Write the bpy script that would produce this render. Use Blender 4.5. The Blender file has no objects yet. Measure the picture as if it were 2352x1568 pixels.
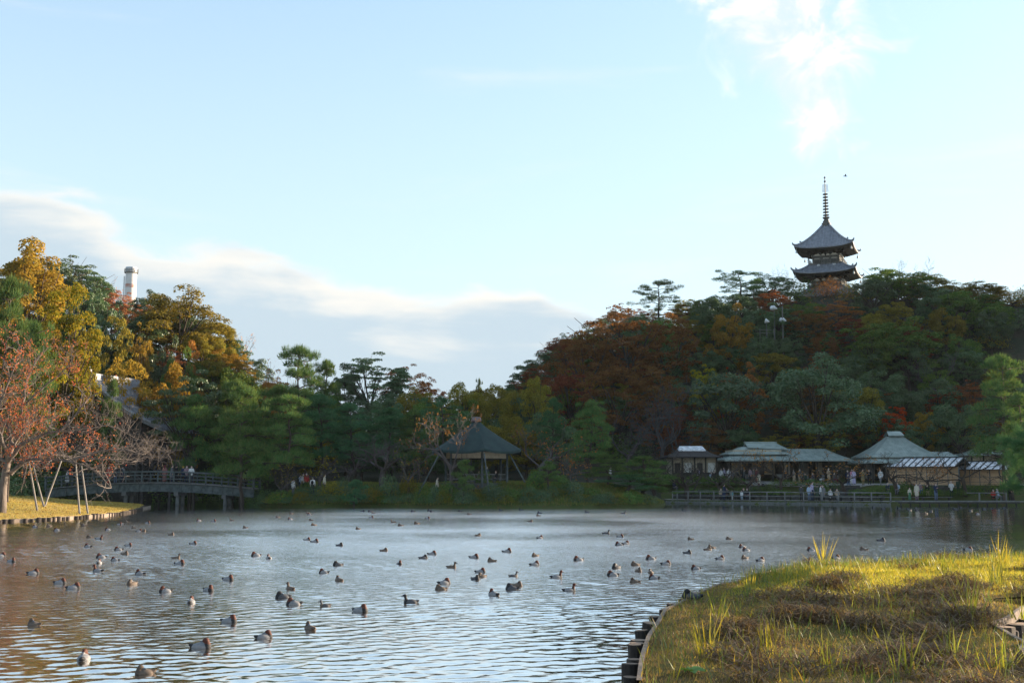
import bpy, math, random
import numpy as np
from mathutils import Vector, Matrix

# ------------------------------------------------------------------ camera, light, exposure
S, CX, CY, CAMZ = 2500.0, 1176.0, 784.0, 3.2          # focal length and centre in a 2352 x 1568 frame
PIT = math.atan(303 / 2500); SP, CP = math.sin(PIT), math.cos(PIT)
SUN_AZ, SUN_EL = 66.0, 14.0
SUN_STRENGTH, SKY_STRENGTH, EXPOSURE = 5.0, 0.15, 1.75

scn = bpy.context.scene
COL = scn.collection
cam_d = bpy.data.cameras.new('camera'); cam = bpy.data.objects.new('camera', cam_d); COL.objects.link(cam)
cam_d.sensor_width = 36; cam_d.lens = 36 * S / 2352; cam_d.clip_start = 0.2; cam_d.clip_end = 6000
cam.location = (0, 0, CAMZ); cam.rotation_euler = (math.pi / 2 + PIT, 0, 0)
scn.camera = cam
scn.view_settings.view_transform = 'Standard'; scn.view_settings.look = 'None'
scn.view_settings.exposure = EXPOSURE; scn.view_settings.gamma = 1
scn.render.engine = 'CYCLES'
scn.cycles.max_bounces = 6; scn.cycles.diffuse_bounces = 3; scn.cycles.glossy_bounces = 3
scn.cycles.transmission_bounces = 3; scn.cycles.transparent_max_bounces = 4

az, el = math.radians(SUN_AZ), math.radians(SUN_EL)
sun_d = bpy.data.lights.new('sun', 'SUN'); sun = bpy.data.objects.new('sun', sun_d); COL.objects.link(sun)
sun_d.energy = SUN_STRENGTH; sun_d.angle = math.radians(0.55); sun_d.color = (1.0, 0.80, 0.58)
sdir = Vector((math.sin(az) * math.cos(el), math.cos(az) * math.cos(el), math.sin(el)))
sun.rotation_euler = sdir.to_track_quat('Z', 'Y').to_euler(); sun.location = (60, 40, 60)

world = bpy.data.worlds.new('World'); scn.world = world; world.use_nodes = True
wt = world.node_tree; wt.nodes.clear()
class NT:
    """small node helper"""
    def __init__(s, t): s.t = t
    def n(s, typ, **kw):
        nd = s.t.nodes.new(typ)
        for k, v in kw.items():
            if k.startswith('i_'):
                key = k[2:]
                key = int(key) if key.isdigit() else key
                if hasattr(v, 'is_output'): s.t.links.new(v, nd.inputs[key])
                else: nd.inputs[key].default_value = v
            else: setattr(nd, k, v)
        return nd
    def m(s, op, a, b=None, c=None, clamp=False):
        nd = s.t.nodes.new('ShaderNodeMath'); nd.operation = op; nd.use_clamp = clamp
        for i, v in enumerate((a, b, c)):
            if v is None: continue
            if hasattr(v, 'is_output'): s.t.links.new(v, nd.inputs[i])
            else: nd.inputs[i].default_value = v
        return nd.outputs[0]
    def mix(s, f, a, b, blend='MIX'):
        nd = s.t.nodes.new('ShaderNodeMix'); nd.data_type = 'RGBA'; nd.blend_type = blend
        for i, v in ((0, f), (6, a), (7, b)):
            if hasattr(v, 'is_output'): s.t.links.new(v, nd.inputs[i])
            else: nd.inputs[i].default_value = v if i == 0 else tuple(v) + (1,)*(4-len(v))
        return nd.outputs[2]
    def ramp(s, f, stops, interp='LINEAR'):
        nd = s.t.nodes.new('ShaderNodeValToRGB'); cr = nd.color_ramp; cr.interpolation = interp
        while len(cr.elements) < len(stops): cr.elements.new(0.5)
        for e, (p, c) in zip(cr.elements, stops):
            e.position = p; e.color = tuple(c) + (1,)*(4-len(c)) if not isinstance(c, (int, float)) else (c, c, c, 1)
        s.t.links.new(f, nd.inputs[0]); return nd.outputs[0]
    def sstep(s, f, a, b):
        nd = s.t.nodes.new('ShaderNodeMapRange'); nd.interpolation_type = 'SMOOTHSTEP'
        s.t.links.new(f, nd.inputs[0])
        for i, v in ((1, a), (2, b)):
            if hasattr(v, 'is_output'): s.t.links.new(v, nd.inputs[i])
            else: nd.inputs[i].default_value = v
        return nd.outputs[0]
    def noise(s, vec, scale, detail=4, rough=0.55, dist=0.0):
        nd = s.n('ShaderNodeTexNoise'); nd.inputs['Scale'].default_value = scale
        nd.inputs['Detail'].default_value = detail; nd.inputs['Roughness'].default_value = rough
        nd.inputs['Distortion'].default_value = dist
        if vec is not None: s.t.links.new(vec, nd.inputs['Vector'])
        return nd.outputs[0]
    def map(s, vec, scale=(1, 1, 1), loc=(0, 0, 0), rot=(0, 0, 0)):
        nd = s.n('ShaderNodeMapping'); s.t.links.new(vec, nd.inputs[0])
        nd.inputs['Scale'].default_value = scale; nd.inputs['Location'].default_value = loc; nd.inputs['Rotation'].default_value = rot
        return nd.outputs[0]

def build_world():
    N = NT(wt)
    sky = N.n('ShaderNodeTexSky', sky_type='NISHITA', sun_disc=False)
    sky.sun_elevation = el; sky.sun_rotation = az; sky.air_density = 1.0; sky.dust_density = 0.6; sky.ozone_density = 1.6; sky.altitude = 30
    tc = N.n('ShaderNodeTexCoord').outputs['Generated']
    sx = N.n('ShaderNodeSeparateXYZ', i_0=tc).outputs
    azn = N.m('MULTIPLY', N.m('ARCTAN2', sx[0], sx[1]), 57.2958)
    eln = N.m('MULTIPLY', N.m('ARCSINE', sx[2]), 57.2958)
    co = N.n('ShaderNodeCombineXYZ', i_0=azn, i_1=eln).outputs[0]
    # a long cloud bank low in the sky, its upper edge falling towards the sun
    lo = N.noise(N.map(co, (0.045, 0.05, 1)), 1.0, 2, .5)
    hi = N.noise(N.map(co, (0.16, 0.42, 1), (3, 1, 0)), 1.0, 6, .55, .5)
    fc = N.n('ShaderNodeFloatCurve'); cv = fc.mapping.curves[0]
    az2 = N.m('ADD', N.m('MULTIPLY', azn, 1 / 120), 0.5, clamp=True)
    wt.links.new(az2, fc.inputs['Value'])
    pts = [(-60, 11.5), (-40, 13), (-29, 14.2), (-25, 13.8), (-21.5, 13.0), (-18, 11.6), (-15, 11.4), (-11, 10.9), (-7.5, 9.9), (-4, 9.5), (-2, 9.95), (0.5, 9.9), (2.5, 8.9), (6, 8.2), (9, 6.5), (20, 3.0), (60, 2.0)]
    while len(cv.points) < len(pts): cv.points.new(0.5, 0.5)
    for p, (a, e) in zip(cv.points, pts): p.location = (a / 120 + 0.5, e / 20)
    fc.mapping.update()
    edge = N.m('MULTIPLY', fc.outputs[0], 20.0)
    edge = N.m('ADD', edge, N.m('MULTIPLY', N.m('SUBTRACT', hi, 0.5), 4.2))
    edge = N.m('ADD', edge, N.m('MULTIPLY', N.m('SUBTRACT', lo, 0.5), 1.6))
    depth = N.m('SUBTRACT', edge, eln)                      # degrees below the upper edge
    bank = N.sstep(depth, -0.12, 1.0)
    hi2 = N.noise(N.map(co, (0.06, 0.45, 1), (7, 3, 0)), 1.0, 5, .55, .3)
    grey = N.sstep(N.m('ADD', depth, N.m('MULTIPLY', N.m('SUBTRACT', hi2, .5), 6.0)), 0.1, 2.8)
    k = 1.0 / (SKY_STRENGTH * 2 ** EXPOSURE)              # sky radiance that just reaches white
    bankcol = N.mix(grey, (1.02*k, 1.0*k, 0.94*k), (0.62*k, 0.755*k, 0.85*k))
    # loose cumulus high on the sunny side, thin wisps elsewhere
    n1 = N.noise(N.map(co, (0.24, 0.26, 1), (1.5, 4.2, 0)), 1.0, 7, .58, .6)
    da = N.m('ABSOLUTE', N.m('SUBTRACT', azn, N.m('ADD', 21.6, N.m('MULTIPLY', eln, -0.315))))
    half = N.m('ADD', 1.5, N.m('MULTIPLY', N.m('SUBTRACT', eln, 15.8), 0.46))
    cum = N.m('SUBTRACT', 1.0, N.m('DIVIDE', da, N.m('MAXIMUM', half, .4)))
    cum = N.m('MINIMUM', cum, N.m('MULTIPLY', N.m('SUBTRACT', eln, 15.6), 0.5))
    cum = N.m('ADD', N.m('MINIMUM', cum, .66), N.m('MULTIPLY', N.m('SUBTRACT', n1, .47), 3.3))
    cumm = N.m('MULTIPLY', N.sstep(cum, 0.0, .95), .96)
    w1 = N.noise(N.map(co, (0.035, 0.20, 1), (2.2, 9.1, 0), (0, 0, .12)), 1.0, 6, .6, .4)
    wis = N.m('MULTIPLY', N.sstep(w1, 0.54, 0.80), 0.55)
    # thin milky air towards the horizon
    mil = N.m('MULTIPLY', N.sstep(eln, 34.0, 0.0), 0.62)
    skyc = N.mix(1.0, sky.outputs[0], (1.0, 1.0, 1.0), 'MULTIPLY')
    skyc = N.mix(1.0, skyc, (1 / k * .92,) * 3, 'MULTIPLY')
    skyc = N.n('ShaderNodeGamma', i_Color=skyc, i_Gamma=.58).outputs[0]
    skyc = N.mix(1.0, skyc, (.73 * k, .83 * k, .88 * k), 'MULTIPLY')
    c = N.mix(mil, skyc, (0.80*k, 0.94*k, 1.0*k))
    c = N.mix(wis, c, (1.0*k, 1.02*k, 1.0*k))
    c = N.mix(bank, c, bankcol)
    c = N.mix(cumm, c, N.mix(N.sstep(n1, .62, .44), (1.25*k, 1.25*k, 1.22*k), (.90*k, .97*k, 1.02*k)))
    bg = N.n('ShaderNodeBackground', i_0=c); bg.inputs[1].default_value = SKY_STRENGTH
    out = N.n('ShaderNodeOutputWorld'); wt.links.new(bg.outputs[0], out.inputs[0])
build_world()

# ------------------------------------------------------------------ helpers
def at(u, v, Y):
    r, up = (u - CX) / S, (CY - v) / S
    k = Y / (CP - SP * up)
    return np.array([r * k, Y, CAMZ + (SP + CP * up) * k])
def gp(u, v, z=0.0):
    r, up = (u - CX) / S, (CY - v) / S
    k = (z - CAMZ) / (SP + CP * up)
    return np.array([r * k, (CP - SP * up) * k, z])
def xat(u, Y, v=1100): return at(u, v, Y)[0]
def zat(v, Y): return at(CX, v, Y)[2]
def wat(px, Y): return px * Y / S
def ss(a, b, t):
    t = np.clip((t - a) / (b - a), 0, 1); return t * t * (3 - 2 * t)
def nrm(a): return a / (np.linalg.norm(a, axis=-1, keepdims=True) + 1e-9)
def ordn(i):
    w = ['first','second','third','fourth','fifth','sixth','seventh','eighth','ninth','tenth','eleventh','twelfth','thirteenth','fourteenth','fifteenth','sixteenth','seventeenth','eighteenth','nineteenth','twentieth']
    t = {2: 'twenty', 3: 'thirty', 4: 'forty', 5: 'fifty', 6: 'sixty', 7: 'seventy'}
    return w[i] if i < 20 else (t[(i + 1) // 10][:-1] + 'ieth' if (i + 1) % 10 == 0 else t[(i + 1) // 10] + '-' + w[i % 10])

def tag(o, label=None, cat=None, group=None, kind=None):
    if label: o['label'] = label
    if cat: o['category'] = cat
    if group: o['group'] = group
    if kind: o['kind'] = kind
    return o
def link(o, parent=None, loc=None, rz=None):
    COL.objects.link(o)
    if parent is not None: o.parent = parent
    if loc is not None: o.location = loc
    if rz is not None: o.rotation_euler = (0, 0, rz)
    return o
def thing(name, label, cat, loc=(0, 0, 0), rz=0, group=None):
    o = bpy.data.objects.new(name, None); o.empty_display_size = 0.2
    link(o, None, loc, rz); return tag(o, label, cat, group)
def ob(name, mesh, parent=None, loc=None, rz=None, mat=None):
    o = bpy.data.objects.new(name, mesh)
    link(o, parent, loc, rz)
    if mat is not None:
        if not mesh.materials: mesh.materials.append(mat)
        elif mesh.materials[0] != mat:
            o.material_slots[0].link = 'OBJECT'; o.material_slots[0].material = mat
    return o
def qmesh(name, V, mat=None):
    """mesh of separate quads, V (n,4,3)"""
    n = len(V); m = bpy.data.meshes.new(name)
    m.vertices.add(4 * n); m.vertices.foreach_set('co', np.ascontiguousarray(V, dtype=np.float32).ravel())
    m.loops.add(4 * n); m.loops.foreach_set('vertex_index', np.arange(4 * n, dtype=np.int32))
    m.polygons.add(n); m.polygons.foreach_set('loop_start', np.arange(0, 4 * n, 4, dtype=np.int32))
    m.update(calc_edges=True)
    if mat: m.materials.append(mat)
    return m
def gmesh(name, V, F, mat=None, smooth=False, midx=None, mats=None):
    """indexed quads, V (n,3), F (m,4)"""
    m = bpy.data.meshes.new(name); V = np.asarray(V, dtype=np.float32); F = np.asarray(F, dtype=np.int32)
    m.vertices.add(len(V)); m.vertices.foreach_set('co', V.ravel())
    k = F.shape[1]
    m.loops.add(F.size); m.loops.foreach_set('vertex_index', F.ravel())
    m.polygons.add(len(F)); m.polygons.foreach_set('loop_start', np.arange(0, F.size, k, dtype=np.int32))
    if mats:
        for x in mats: m.materials.append(x)
    elif mat: m.materials.append(mat)
    if midx is not None: m.polygons.foreach_set('material_index', np.asarray(midx, dtype=np.int32))
    m.polygons.foreach_set('use_smooth', np.full(len(F), smooth))
    m.update(calc_edges=True); return m

class MB:
    """collects boxes, tubes, sheets into one mesh"""
    def __init__(s): s.v, s.f, s.mi = [], [], []
    def add(s, V, F, mi=0):
        b = len(s.v); s.v += [tuple(p) for p in V]; s.f += [tuple(i + b for i in q) for q in F]; s.mi += [mi] * len(F)
    def box(s, c, d, rz=0, mi=0, M=None):
        x, y, z = d[0] / 2, d[1] / 2, d[2] / 2
        P = np.array([(-x,-y,-z),(x,-y,-z),(x,y,-z),(-x,y,-z),(-x,-y,z),(x,-y,z),(x,y,z),(-x,y,z)])
        if M is not None: P = P @ np.array(M).T
        if rz:
            ca, sa = math.cos(rz), math.sin(rz); P = P @ np.array([[ca, -sa, 0], [sa, ca, 0], [0, 0, 1]]).T
        s.add(P + np.array(c), [(0,3,2,1),(4,5,6,7),(0,1,5,4),(1,2,6,5),(2,3,7,6),(3,0,4,7)], mi)
    def bar(s, a, b, w, h, mi=0):
        a, b = np.array(a, float), np.array(b, float); d = b - a; L = np.linalg.norm(d); d = d / L
        up = np.array([0, 0, 1.0]) if abs(d[2]) < .95 else np.array([0, 1.0, 0])
        x = np.cross(d, up); x /= np.linalg.norm(x); y = np.cross(x, d)
        P = [e + x * sx * w / 2 + y * sy * h / 2 for e in (a, b) for sx, sy in ((-1,-1),(1,-1),(1,1),(-1,1))]
        s.add(P, [(0,3,2,1),(4,5,6,7),(0,1,5,4),(1,2,6,5),(2,3,7,6),(3,0,4,7)], mi)
    def tube(s, pts, rad, n=6, mi=0, cap=True):
        pts = np.asarray(pts, float); k = len(pts)
        rad = np.full(k, rad) if np.isscalar(rad) else np.asarray(rad, float)
        T = np.gradient(pts, axis=0); T = nrm(T)
        ref = np.array([0, 0, 1.0]) if abs(T[0][2]) < .9 else np.array([1.0, 0, 0])
        X = np.cross(T, ref); X = nrm(X); Y = np.cross(T, X)
        a = np.arange(n) * 2 * math.pi / n
        V = pts[:, None] + rad[:, None, None] * (X[:, None] * np.cos(a)[None, :, None] + Y[:, None] * np.sin(a)[None, :, None])
        F = [(i*n+j, i*n+(j+1) % n, (i+1)*n+(j+1) % n, (i+1)*n+j) for i in range(k-1) for j in range(n)]
        if cap: F += [tuple(range(n)), tuple(range((k-1)*n, k*n))]
        s.add(V.reshape(-1, 3), F, mi)
    def lathe(s, prof, n=16, c=(0, 0, 0), mi=0):
        c = np.array(c, float); a = np.arange(n) * 2 * math.pi / n
        V = [(c[0] + r * math.cos(t), c[1] + r * math.sin(t), c[2] + z) for r, z in prof for t in a]
        F = [(i*n+j, i*n+(j+1) % n, (i+1)*n+(j+1) % n, (i+1)*n+j) for i in range(len(prof)-1) for j in range(n)]
        F += [tuple(range(n))[::-1], tuple(range((len(prof)-1)*n, len(prof)*n))]
        s.add(V, F, mi)
    def grid(s, G, mi=0):
        a, b = G.shape[:2]
        s.add(G.reshape(-1, 3), [(i*b+j, (i+1)*b+j, (i+1)*b+j+1, i*b+j+1) for i in range(a-1) for j in range(b-1)], mi)
    def mesh(s, name, mats=None, smooth=False):
        m = bpy.data.meshes.new(name); m.from_pydata(s.v, [], s.f); m.update()
        if mats is not None:
            for x in (mats if isinstance(mats, (list, tuple)) else [mats]): m.materials.append(x)
            m.polygons.foreach_set('material_index', s.mi)
        if smooth: m.polygons.foreach_set('use_smooth', [True] * len(s.f))
        return m
    def build(s, name, mats, parent=None, loc=None, rz=None, smooth=False):
        return ob(name, s.mesh(name, mats, smooth), parent, loc, rz)

# ------------------------------------------------------------------ materials
def newmat(name):
    m = bpy.data.materials.new(name); m.use_nodes = True; t = m.node_tree; t.nodes.clear()
    return m, NT(t)
def out(N, sh): o = N.n('ShaderNodeOutputMaterial'); N.t.links.new(sh, o.inputs[0])
def fol(name, cols, trans=0.35, gloss=0.0, vary=0.5):
    """leaves: colour drawn per leaf, shifted a little per tree"""
    m, N = newmat(name)
    ri = N.n('ShaderNodeNewGeometry').outputs['Random Per Island']
    oi = N.n('ShaderNodeObjectInfo').outputs['Random']
    k = len(cols); c = N.ramp(ri, [(i / max(1, k - 1), x) for i, x in enumerate(cols)])
    pos = N.n('ShaderNodeNewGeometry').outputs['Position']
    nz = N.sstep(N.noise(pos, .85, 3, .6), .3, .7)
    hs = N.n('ShaderNodeHueSaturation', i_Color=c)
    N.t.links.new(N.m('ADD', N.m('ADD', 1 - vary * .75, N.m('MULTIPLY', oi, vary * .7)), N.m('MULTIPLY', nz, vary * .9)), hs.inputs['Value'])
    N.t.links.new(N.m('ADD', .488, N.m('MULTIPLY', oi, .024)), hs.inputs['Hue'])
    c = hs.outputs[0]
    d = N.n('ShaderNodeBsdfDiffuse', i_Color=c).outputs[0]
    tc = N.mix(1.0, c, (1.25, 1.1, .6), 'MULTIPLY')
    t = N.n('ShaderNodeBsdfTranslucent', i_Color=tc).outputs[0]
    mx = N.n('ShaderNodeMixShader', i_0=trans); N.t.links.new(d, mx.inputs[1]); N.t.links.new(t, mx.inputs[2])
    sh = mx.outputs[0]
    if gloss:
        g = N.n('ShaderNodeBsdfGlossy', i_Color=(.8, .8, .8, 1), i_Roughness=.45).outputs[0]
        m2 = N.n('ShaderNodeMixShader', i_0=gloss); N.t.links.new(sh, m2.inputs[1]); N.t.links.new(g, m2.inputs[2]); sh = m2.outputs[0]
    out(N, sh); return m
def mat(name, col, rough=.7, col2=None, scale=3.0, bump=0.0, bscale=20.0, stretch=(1, 1, 1), metal=0.0, spec=.3, vary=0.0):
    """plain surface with mottled colour and fine relief"""
    m, N = newmat(name)
    pos = N.n('ShaderNodeTexCoord').outputs['Object']
    pos = N.map(pos, stretch)
    p = N.n('ShaderNodeBsdfPrincipled'); p.inputs['Roughness'].default_value = rough
    p.inputs['Metallic'].default_value = metal; p.inputs['Specular IOR Level'].default_value = spec
    c2 = col2 or tuple(x * .72 for x in col)
    f = N.sstep(N.noise(pos, scale, 6, .6), .32, .68)
    c = N.mix(f, col, c2)
    if vary:
        hs = N.n('ShaderNodeHueSaturation', i_Color=c)
        oi = N.n('ShaderNodeObjectInfo').outputs['Random']
        N.t.links.new(N.m('ADD', 1 - vary / 2, N.m('MULTIPLY', oi, vary)), hs.inputs['Value']); c = hs.outputs[0]
    N.t.links.new(c, p.inputs['Base Color'])
    if bump:
        b = N.n('ShaderNodeBump', i_Strength=1.0, i_Distance=bump); N.t.links.new(N.noise(pos, bscale, 4), b.inputs['Height'])
        N.t.links.new(b.outputs[0], p.inputs['Normal'])
    out(N, p.outputs[0]); return m

F_DARK = fol('leaf_evergreen', [(0.039,0.077,0.025), (0.063,0.112,0.035), (0.091,0.140,0.048)], .22, .05)
F_BLUE = fol('leaf_evergreen_bluish', [(0.046,0.098,0.041), (0.075,0.132,0.055), (0.103,0.161,0.069)], .25, .05)
F_MID = fol('leaf_mid_green', [(0.061,0.115,0.030), (0.101,0.162,0.041), (0.149,0.189,0.054)], .35)
F_OLIVE = fol('leaf_olive', [(.14,.13,.03), (.21,.18,.035), (.27,.21,.04), (.11,.12,.03)], .4)
F_YELLOW = fol('leaf_yellow', [(.27,.22,.025), (.33,.27,.03), (.19,.20,.025), (.13,.16,.025)], .45)
F_GOLD = fol('leaf_gold_brown', [(.30,.18,.035), (.24,.17,.03), (.34,.21,.045), (.15,.14,.03)], .45)
F_RUST = fol('leaf_rust', [(.15,.07,.03), (.19,.095,.036), (.12,.065,.028), (.22,.12,.045)], .4)
F_ORANGE = fol('leaf_orange', [(.38,.16,.05), (.30,.13,.035), (.42,.21,.07), (.24,.13,.04)], .45)
F_RED = fol('leaf_red', [(.42,.045,.014), (.32,.035,.012), (.45,.10,.02)], .45)
F_MAROON = fol('leaf_maroon', [(0.192,0.054,0.031), (0.144,0.048,0.029), (0.240,0.090,0.036)], .35)
F_PINE = fol('needles_pine', [(0.047,0.108,0.039), (0.074,0.142,0.049), (0.101,0.169,0.055), (0.135,0.155,0.055)], .25)
F_PINE2 = fol('needles_pine_bluish', [(0.042,0.108,0.056), (0.066,0.144,0.071), (0.084,0.162,0.071)], .25)
F_SHRUB = fol('leaf_shrub', [(0.060,0.120,0.033), (0.090,0.158,0.045), (0.128,0.180,0.045)], .25)
F_SALMON = fol('leaf_salmon', [(.42,.20,.10), (.36,.14,.07), (.45,.26,.12)], .45)
BARK = mat('bark', (.075,.055,.042), .9, (.035,.027,.022), 4, .03, 14, (1, 1, .25))
BARK_PALE = mat('bark_pale', (.16,.13,.11), .9, (.08,.065,.055), 4, .02, 14, (1, 1, .25))
TWIG = mat('twig_grey', (.10,.085,.082), .9, (.06,.05,.05), 3)
WOOD = mat('weathered_wood', (.17,.17,.16), .85, (.09,.092,.09), 2, .006, 20, (1, 1, .2), vary=.3)
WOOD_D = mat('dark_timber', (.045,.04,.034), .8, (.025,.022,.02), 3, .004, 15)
WOOD_G = mat('grey_green_timber', (.085,.10,.10), .8, (.045,.055,.055), 2.5, .006, 18, vary=.25)
POLE = mat('pale_pole_wood', (.22,.20,.18), .8, (.13,.12,.105), 5, .004, 30, (1, 1, .2))
PLASTER = mat('white_plaster', (.62,.60,.55), .9, (.5,.48,.44), 4)
CREAM = mat('cream_wall', (.42,.36,.27), .9, (.33,.28,.21), 3)
COPPER = mat('verdigris_copper', (.30,.34,.31), .7, (.20,.24,.22), 1.3, .01, 8)
COPPER_D = mat('dark_green_roof', (.02,.043,.042), .85, (.012,.028,.029), 1.2, .02, 10)
TILE = mat('grey_roof_tile', (.26,.275,.31), .5, (.17,.18,.21), 2, .004, 12, vary=.25)
BROWNROOF = mat('brown_shingle_roof', (.05,.042,.04), .85, (.03,.026,.026), 2, .015, 14)
METAL = mat('pale_metal_sheet', (.74,.75,.78), .45, (.42,.44,.47), 3, metal=.3)
BRONZE = mat('dark_bronze', (.10,.105,.10), .55, (.06,.062,.06), 4)
BELL = mat('bell_pale_bronze', (.42,.46,.44), .6, (.3,.33,.32), 4)
STONE = mat('garden_stone', (.085,.08,.072), .9, (.045,.043,.04), 2, .03, 8, vary=.4)
CONC = mat('concrete', (.13,.13,.125), .9, (.08,.08,.078), 2, .006, 12)
REED = mat('reed_screen', (.55,.36,.21), .9, (.44,.28,.16), 2, .01, 60, (40, 40, .6), vary=.25)
LAMPW = mat('white_lamp_housing', (.6,.6,.6), .5, (.52,.52,.52), 3)
# ------------------------------------------------------------------ terrain
LAWN_EDGE = [(-60, 62)] + [tuple(gp(u, v)[:2]) for u, v in ((-60,1206), (0,1200), (90,1196), (180,1190), (280,1181), (318,1172), (331,1165))]
ISLAND_EDGE = [tuple(gp(u, v)[:2]) for u, v in ((592,1160), (625,1164), (720,1166), (850,1165), (1000,1167), (1150,1168), (1290,1168), (1400,1167), (1480,1166), (1522,1163))]
TERRACE_EDGE = [(16.6, 119.0), (22, 117.2), (28, 114.9), (33, 112.8), (38.2, 110.6), (44, 110.4), (50.5, 110.0), (57, 108.5)]
POND = LAWN_EDGE + [(-36.5, 108), (-44, 120), (-60, 134), (-58, 142), (-44, 140), (-33, 137), (-28, 131), (-27.3, 121)] + ISLAND_EDGE + TERRACE_EDGE + [(61, 95), (60, 50), (60, 8), (-70, 8)]
POND = np.array(POND)
def seg_dist(P, poly, closed=True):
    A = np.asarray(poly); B = np.roll(A, -1, 0)
    if not closed: A, B = A[:-1], B[:-1]
    d = np.full(len(P), 1e9)
    for a, b in zip(A, B):
        ab = b - a; t = np.clip(((P - a) @ ab) / (ab @ ab), 0, 1)
        d = np.minimum(d, np.linalg.norm(P - (a + t[:, None] * ab), axis=1))
    return d
def inside(P, poly):
    A = np.asarray(poly); B = np.roll(A, -1, 0); r = np.zeros(len(P), bool)
    for a, b in zip(A, B):
        if a[1] == b[1]: continue
        c = ((a[1] > P[:, 1]) != (b[1] > P[:, 1])) & (P[:, 0] < (b[0] - a[0]) * (P[:, 1] - a[1]) / (b[1] - a[1]) + a[0])
        r ^= c
    return r
def hn(x, y, s, seed=0):
    return (np.sin(x * s + 1.7 * np.sin(y * s * .7 + seed)) + np.sin(y * s * 1.13 + 1.3 * np.sin(x * s * .8 + 2 + seed)) + .5 * np.sin((x + y) * s * 2.1 + seed)) / 2.5
def HT(x, y):
    x, y = np.atleast_1d(np.asarray(x, float)), np.atleast_1d(np.asarray(y, float))
    P = np.stack([x, y], 1)
    d = seg_dist(P, POND); d = np.where(inside(P, POND), -d, d)
    xr = x * 180 / np.maximum(y, 180)
    ridge = np.interp(xr, [-14, -4, 5, 9, 20, 35, 52, 68, 85, 105, 150, 200, 300], [0, 4, 11, 15.5, 22, 26, 30, 28.5, 28, 46, 46, 24, 6])  # unseen right end raised high so its shadow covers pavilion and far shore
    y0 = 131 - 26 * ss(66, 92, x)
    hr = ridge * ss(y0, 178, y) * (1 - .6 * ss(205, 320, y))
    xl = x * 150 / np.maximum(y, 150)
    lr = np.interp(xl, [-200, -140, -100, -70, -52, -43, -37, -31, -22], [10, 24, 26, 24.5, 19.5, 16.5, 12.5, 4, 0])
    hl = lr * ss(118, 153, y) * (1 - .5 * ss(185, 270, y))
    knoll = 5.5 * np.exp(-(((x + 19) / 8) ** 2 + ((y - 152) / 9) ** 2)) + 3 * np.exp(-(((x - 2) / 14) ** 2 + ((y - 165) / 14) ** 2))
    isl = np.minimum(.28 + .36 * d, 2.15)
    lawn = np.minimum(.22 + .085 * d, 1.9)
    ter = .34 + .63 * ss(4.6, 5.2, d) + .95 * ss(7.6, 9.0, d)
    wl = 1 - ss(-31, -27, x); wt_ = ss(14.5, 17, x)
    b = isl * (1 - wl) * (1 - wt_) + lawn * wl + ter * wt_
    b = b + .6 * ss(122, 134, y)
    b = b + hr + hl + knoll + .14 * hn(x, y, .35) * ss(1, 6, d) * (1 - wt_ * (1 - ss(128, 136, y)))
    far = ss(300, 800, y)
    b = b * (1 - far) + 2 * far
    return np.where(d > 0, b, np.maximum(-1.0, d * 1.2 - .15))
def hz(x, y): return float(HT(x, y)[0])

def material_ground():
    m, N = newmat('hillside_litter')
    pos = N.n('ShaderNodeNewGeometry').outputs['Position']
    f = N.sstep(N.noise(pos, .35, 5), .4, .62)
    c = N.mix(f, (.03, .04, .014), (.055, .04, .022))
    g = N.noise(pos, 6, 5, .7); c = N.mix(g, N.mix(.6, c, (.01, .012, .006)), c)
    p = N.n('ShaderNodeBsdfPrincipled', i_Roughness=.95); N.t.links.new(c, p.inputs[0])
    b = N.n('ShaderNodeBump', i_Distance=.25); N.t.links.new(N.noise(pos, 3, 5, .7), b.inputs['Height']); N.t.links.new(b.outputs[0], p.inputs['Normal'])
    out(N, p.outputs[0]); return m
def material_lawn(name, a, b_, c_, sc=.35):
    m, N = newmat(name)
    pos = N.n('ShaderNodeNewGeometry').outputs['Position']
    f = N.sstep(N.noise(pos, sc, 4), .42, .62); c = N.mix(f, a, b_)
    c = N.mix(N.sstep(N.noise(pos, 2.5, 5, .65), .5, .72), c, c_)
    g = N.noise(pos, 24, 4, .7); c = N.mix(g, N.mix(.75, c, (.0, .0, .0)), c)
    p = N.n('ShaderNodeBsdfPrincipled', i_Roughness=.9); N.t.links.new(c, p.inputs[0]); p.inputs['Specular IOR Level'].default_value = .15
    b = N.n('ShaderNodeBump', i_Distance=.06); N.t.links.new(N.noise(pos, 16, 5, .7), b.inputs['Height']); N.t.links.new(b.outputs[0], p.inputs['Normal'])
    out(N, p.outputs[0]); return m
M_GROUND = material_ground()
M_LAWN = material_lawn('dry_lawn', (.48, .35, .12), (.38, .32, .09), (.55, .38, .15))
M_ISLE = material_lawn('damp_bank_grass', (.10, .13, .038), (.12, .13, .042), (.17, .125, .05), .3)
M_PATH = mat('gravel_path', (.30, .28, .25), .95, (.22, .205, .185), 1.5, .02, 40)

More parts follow.
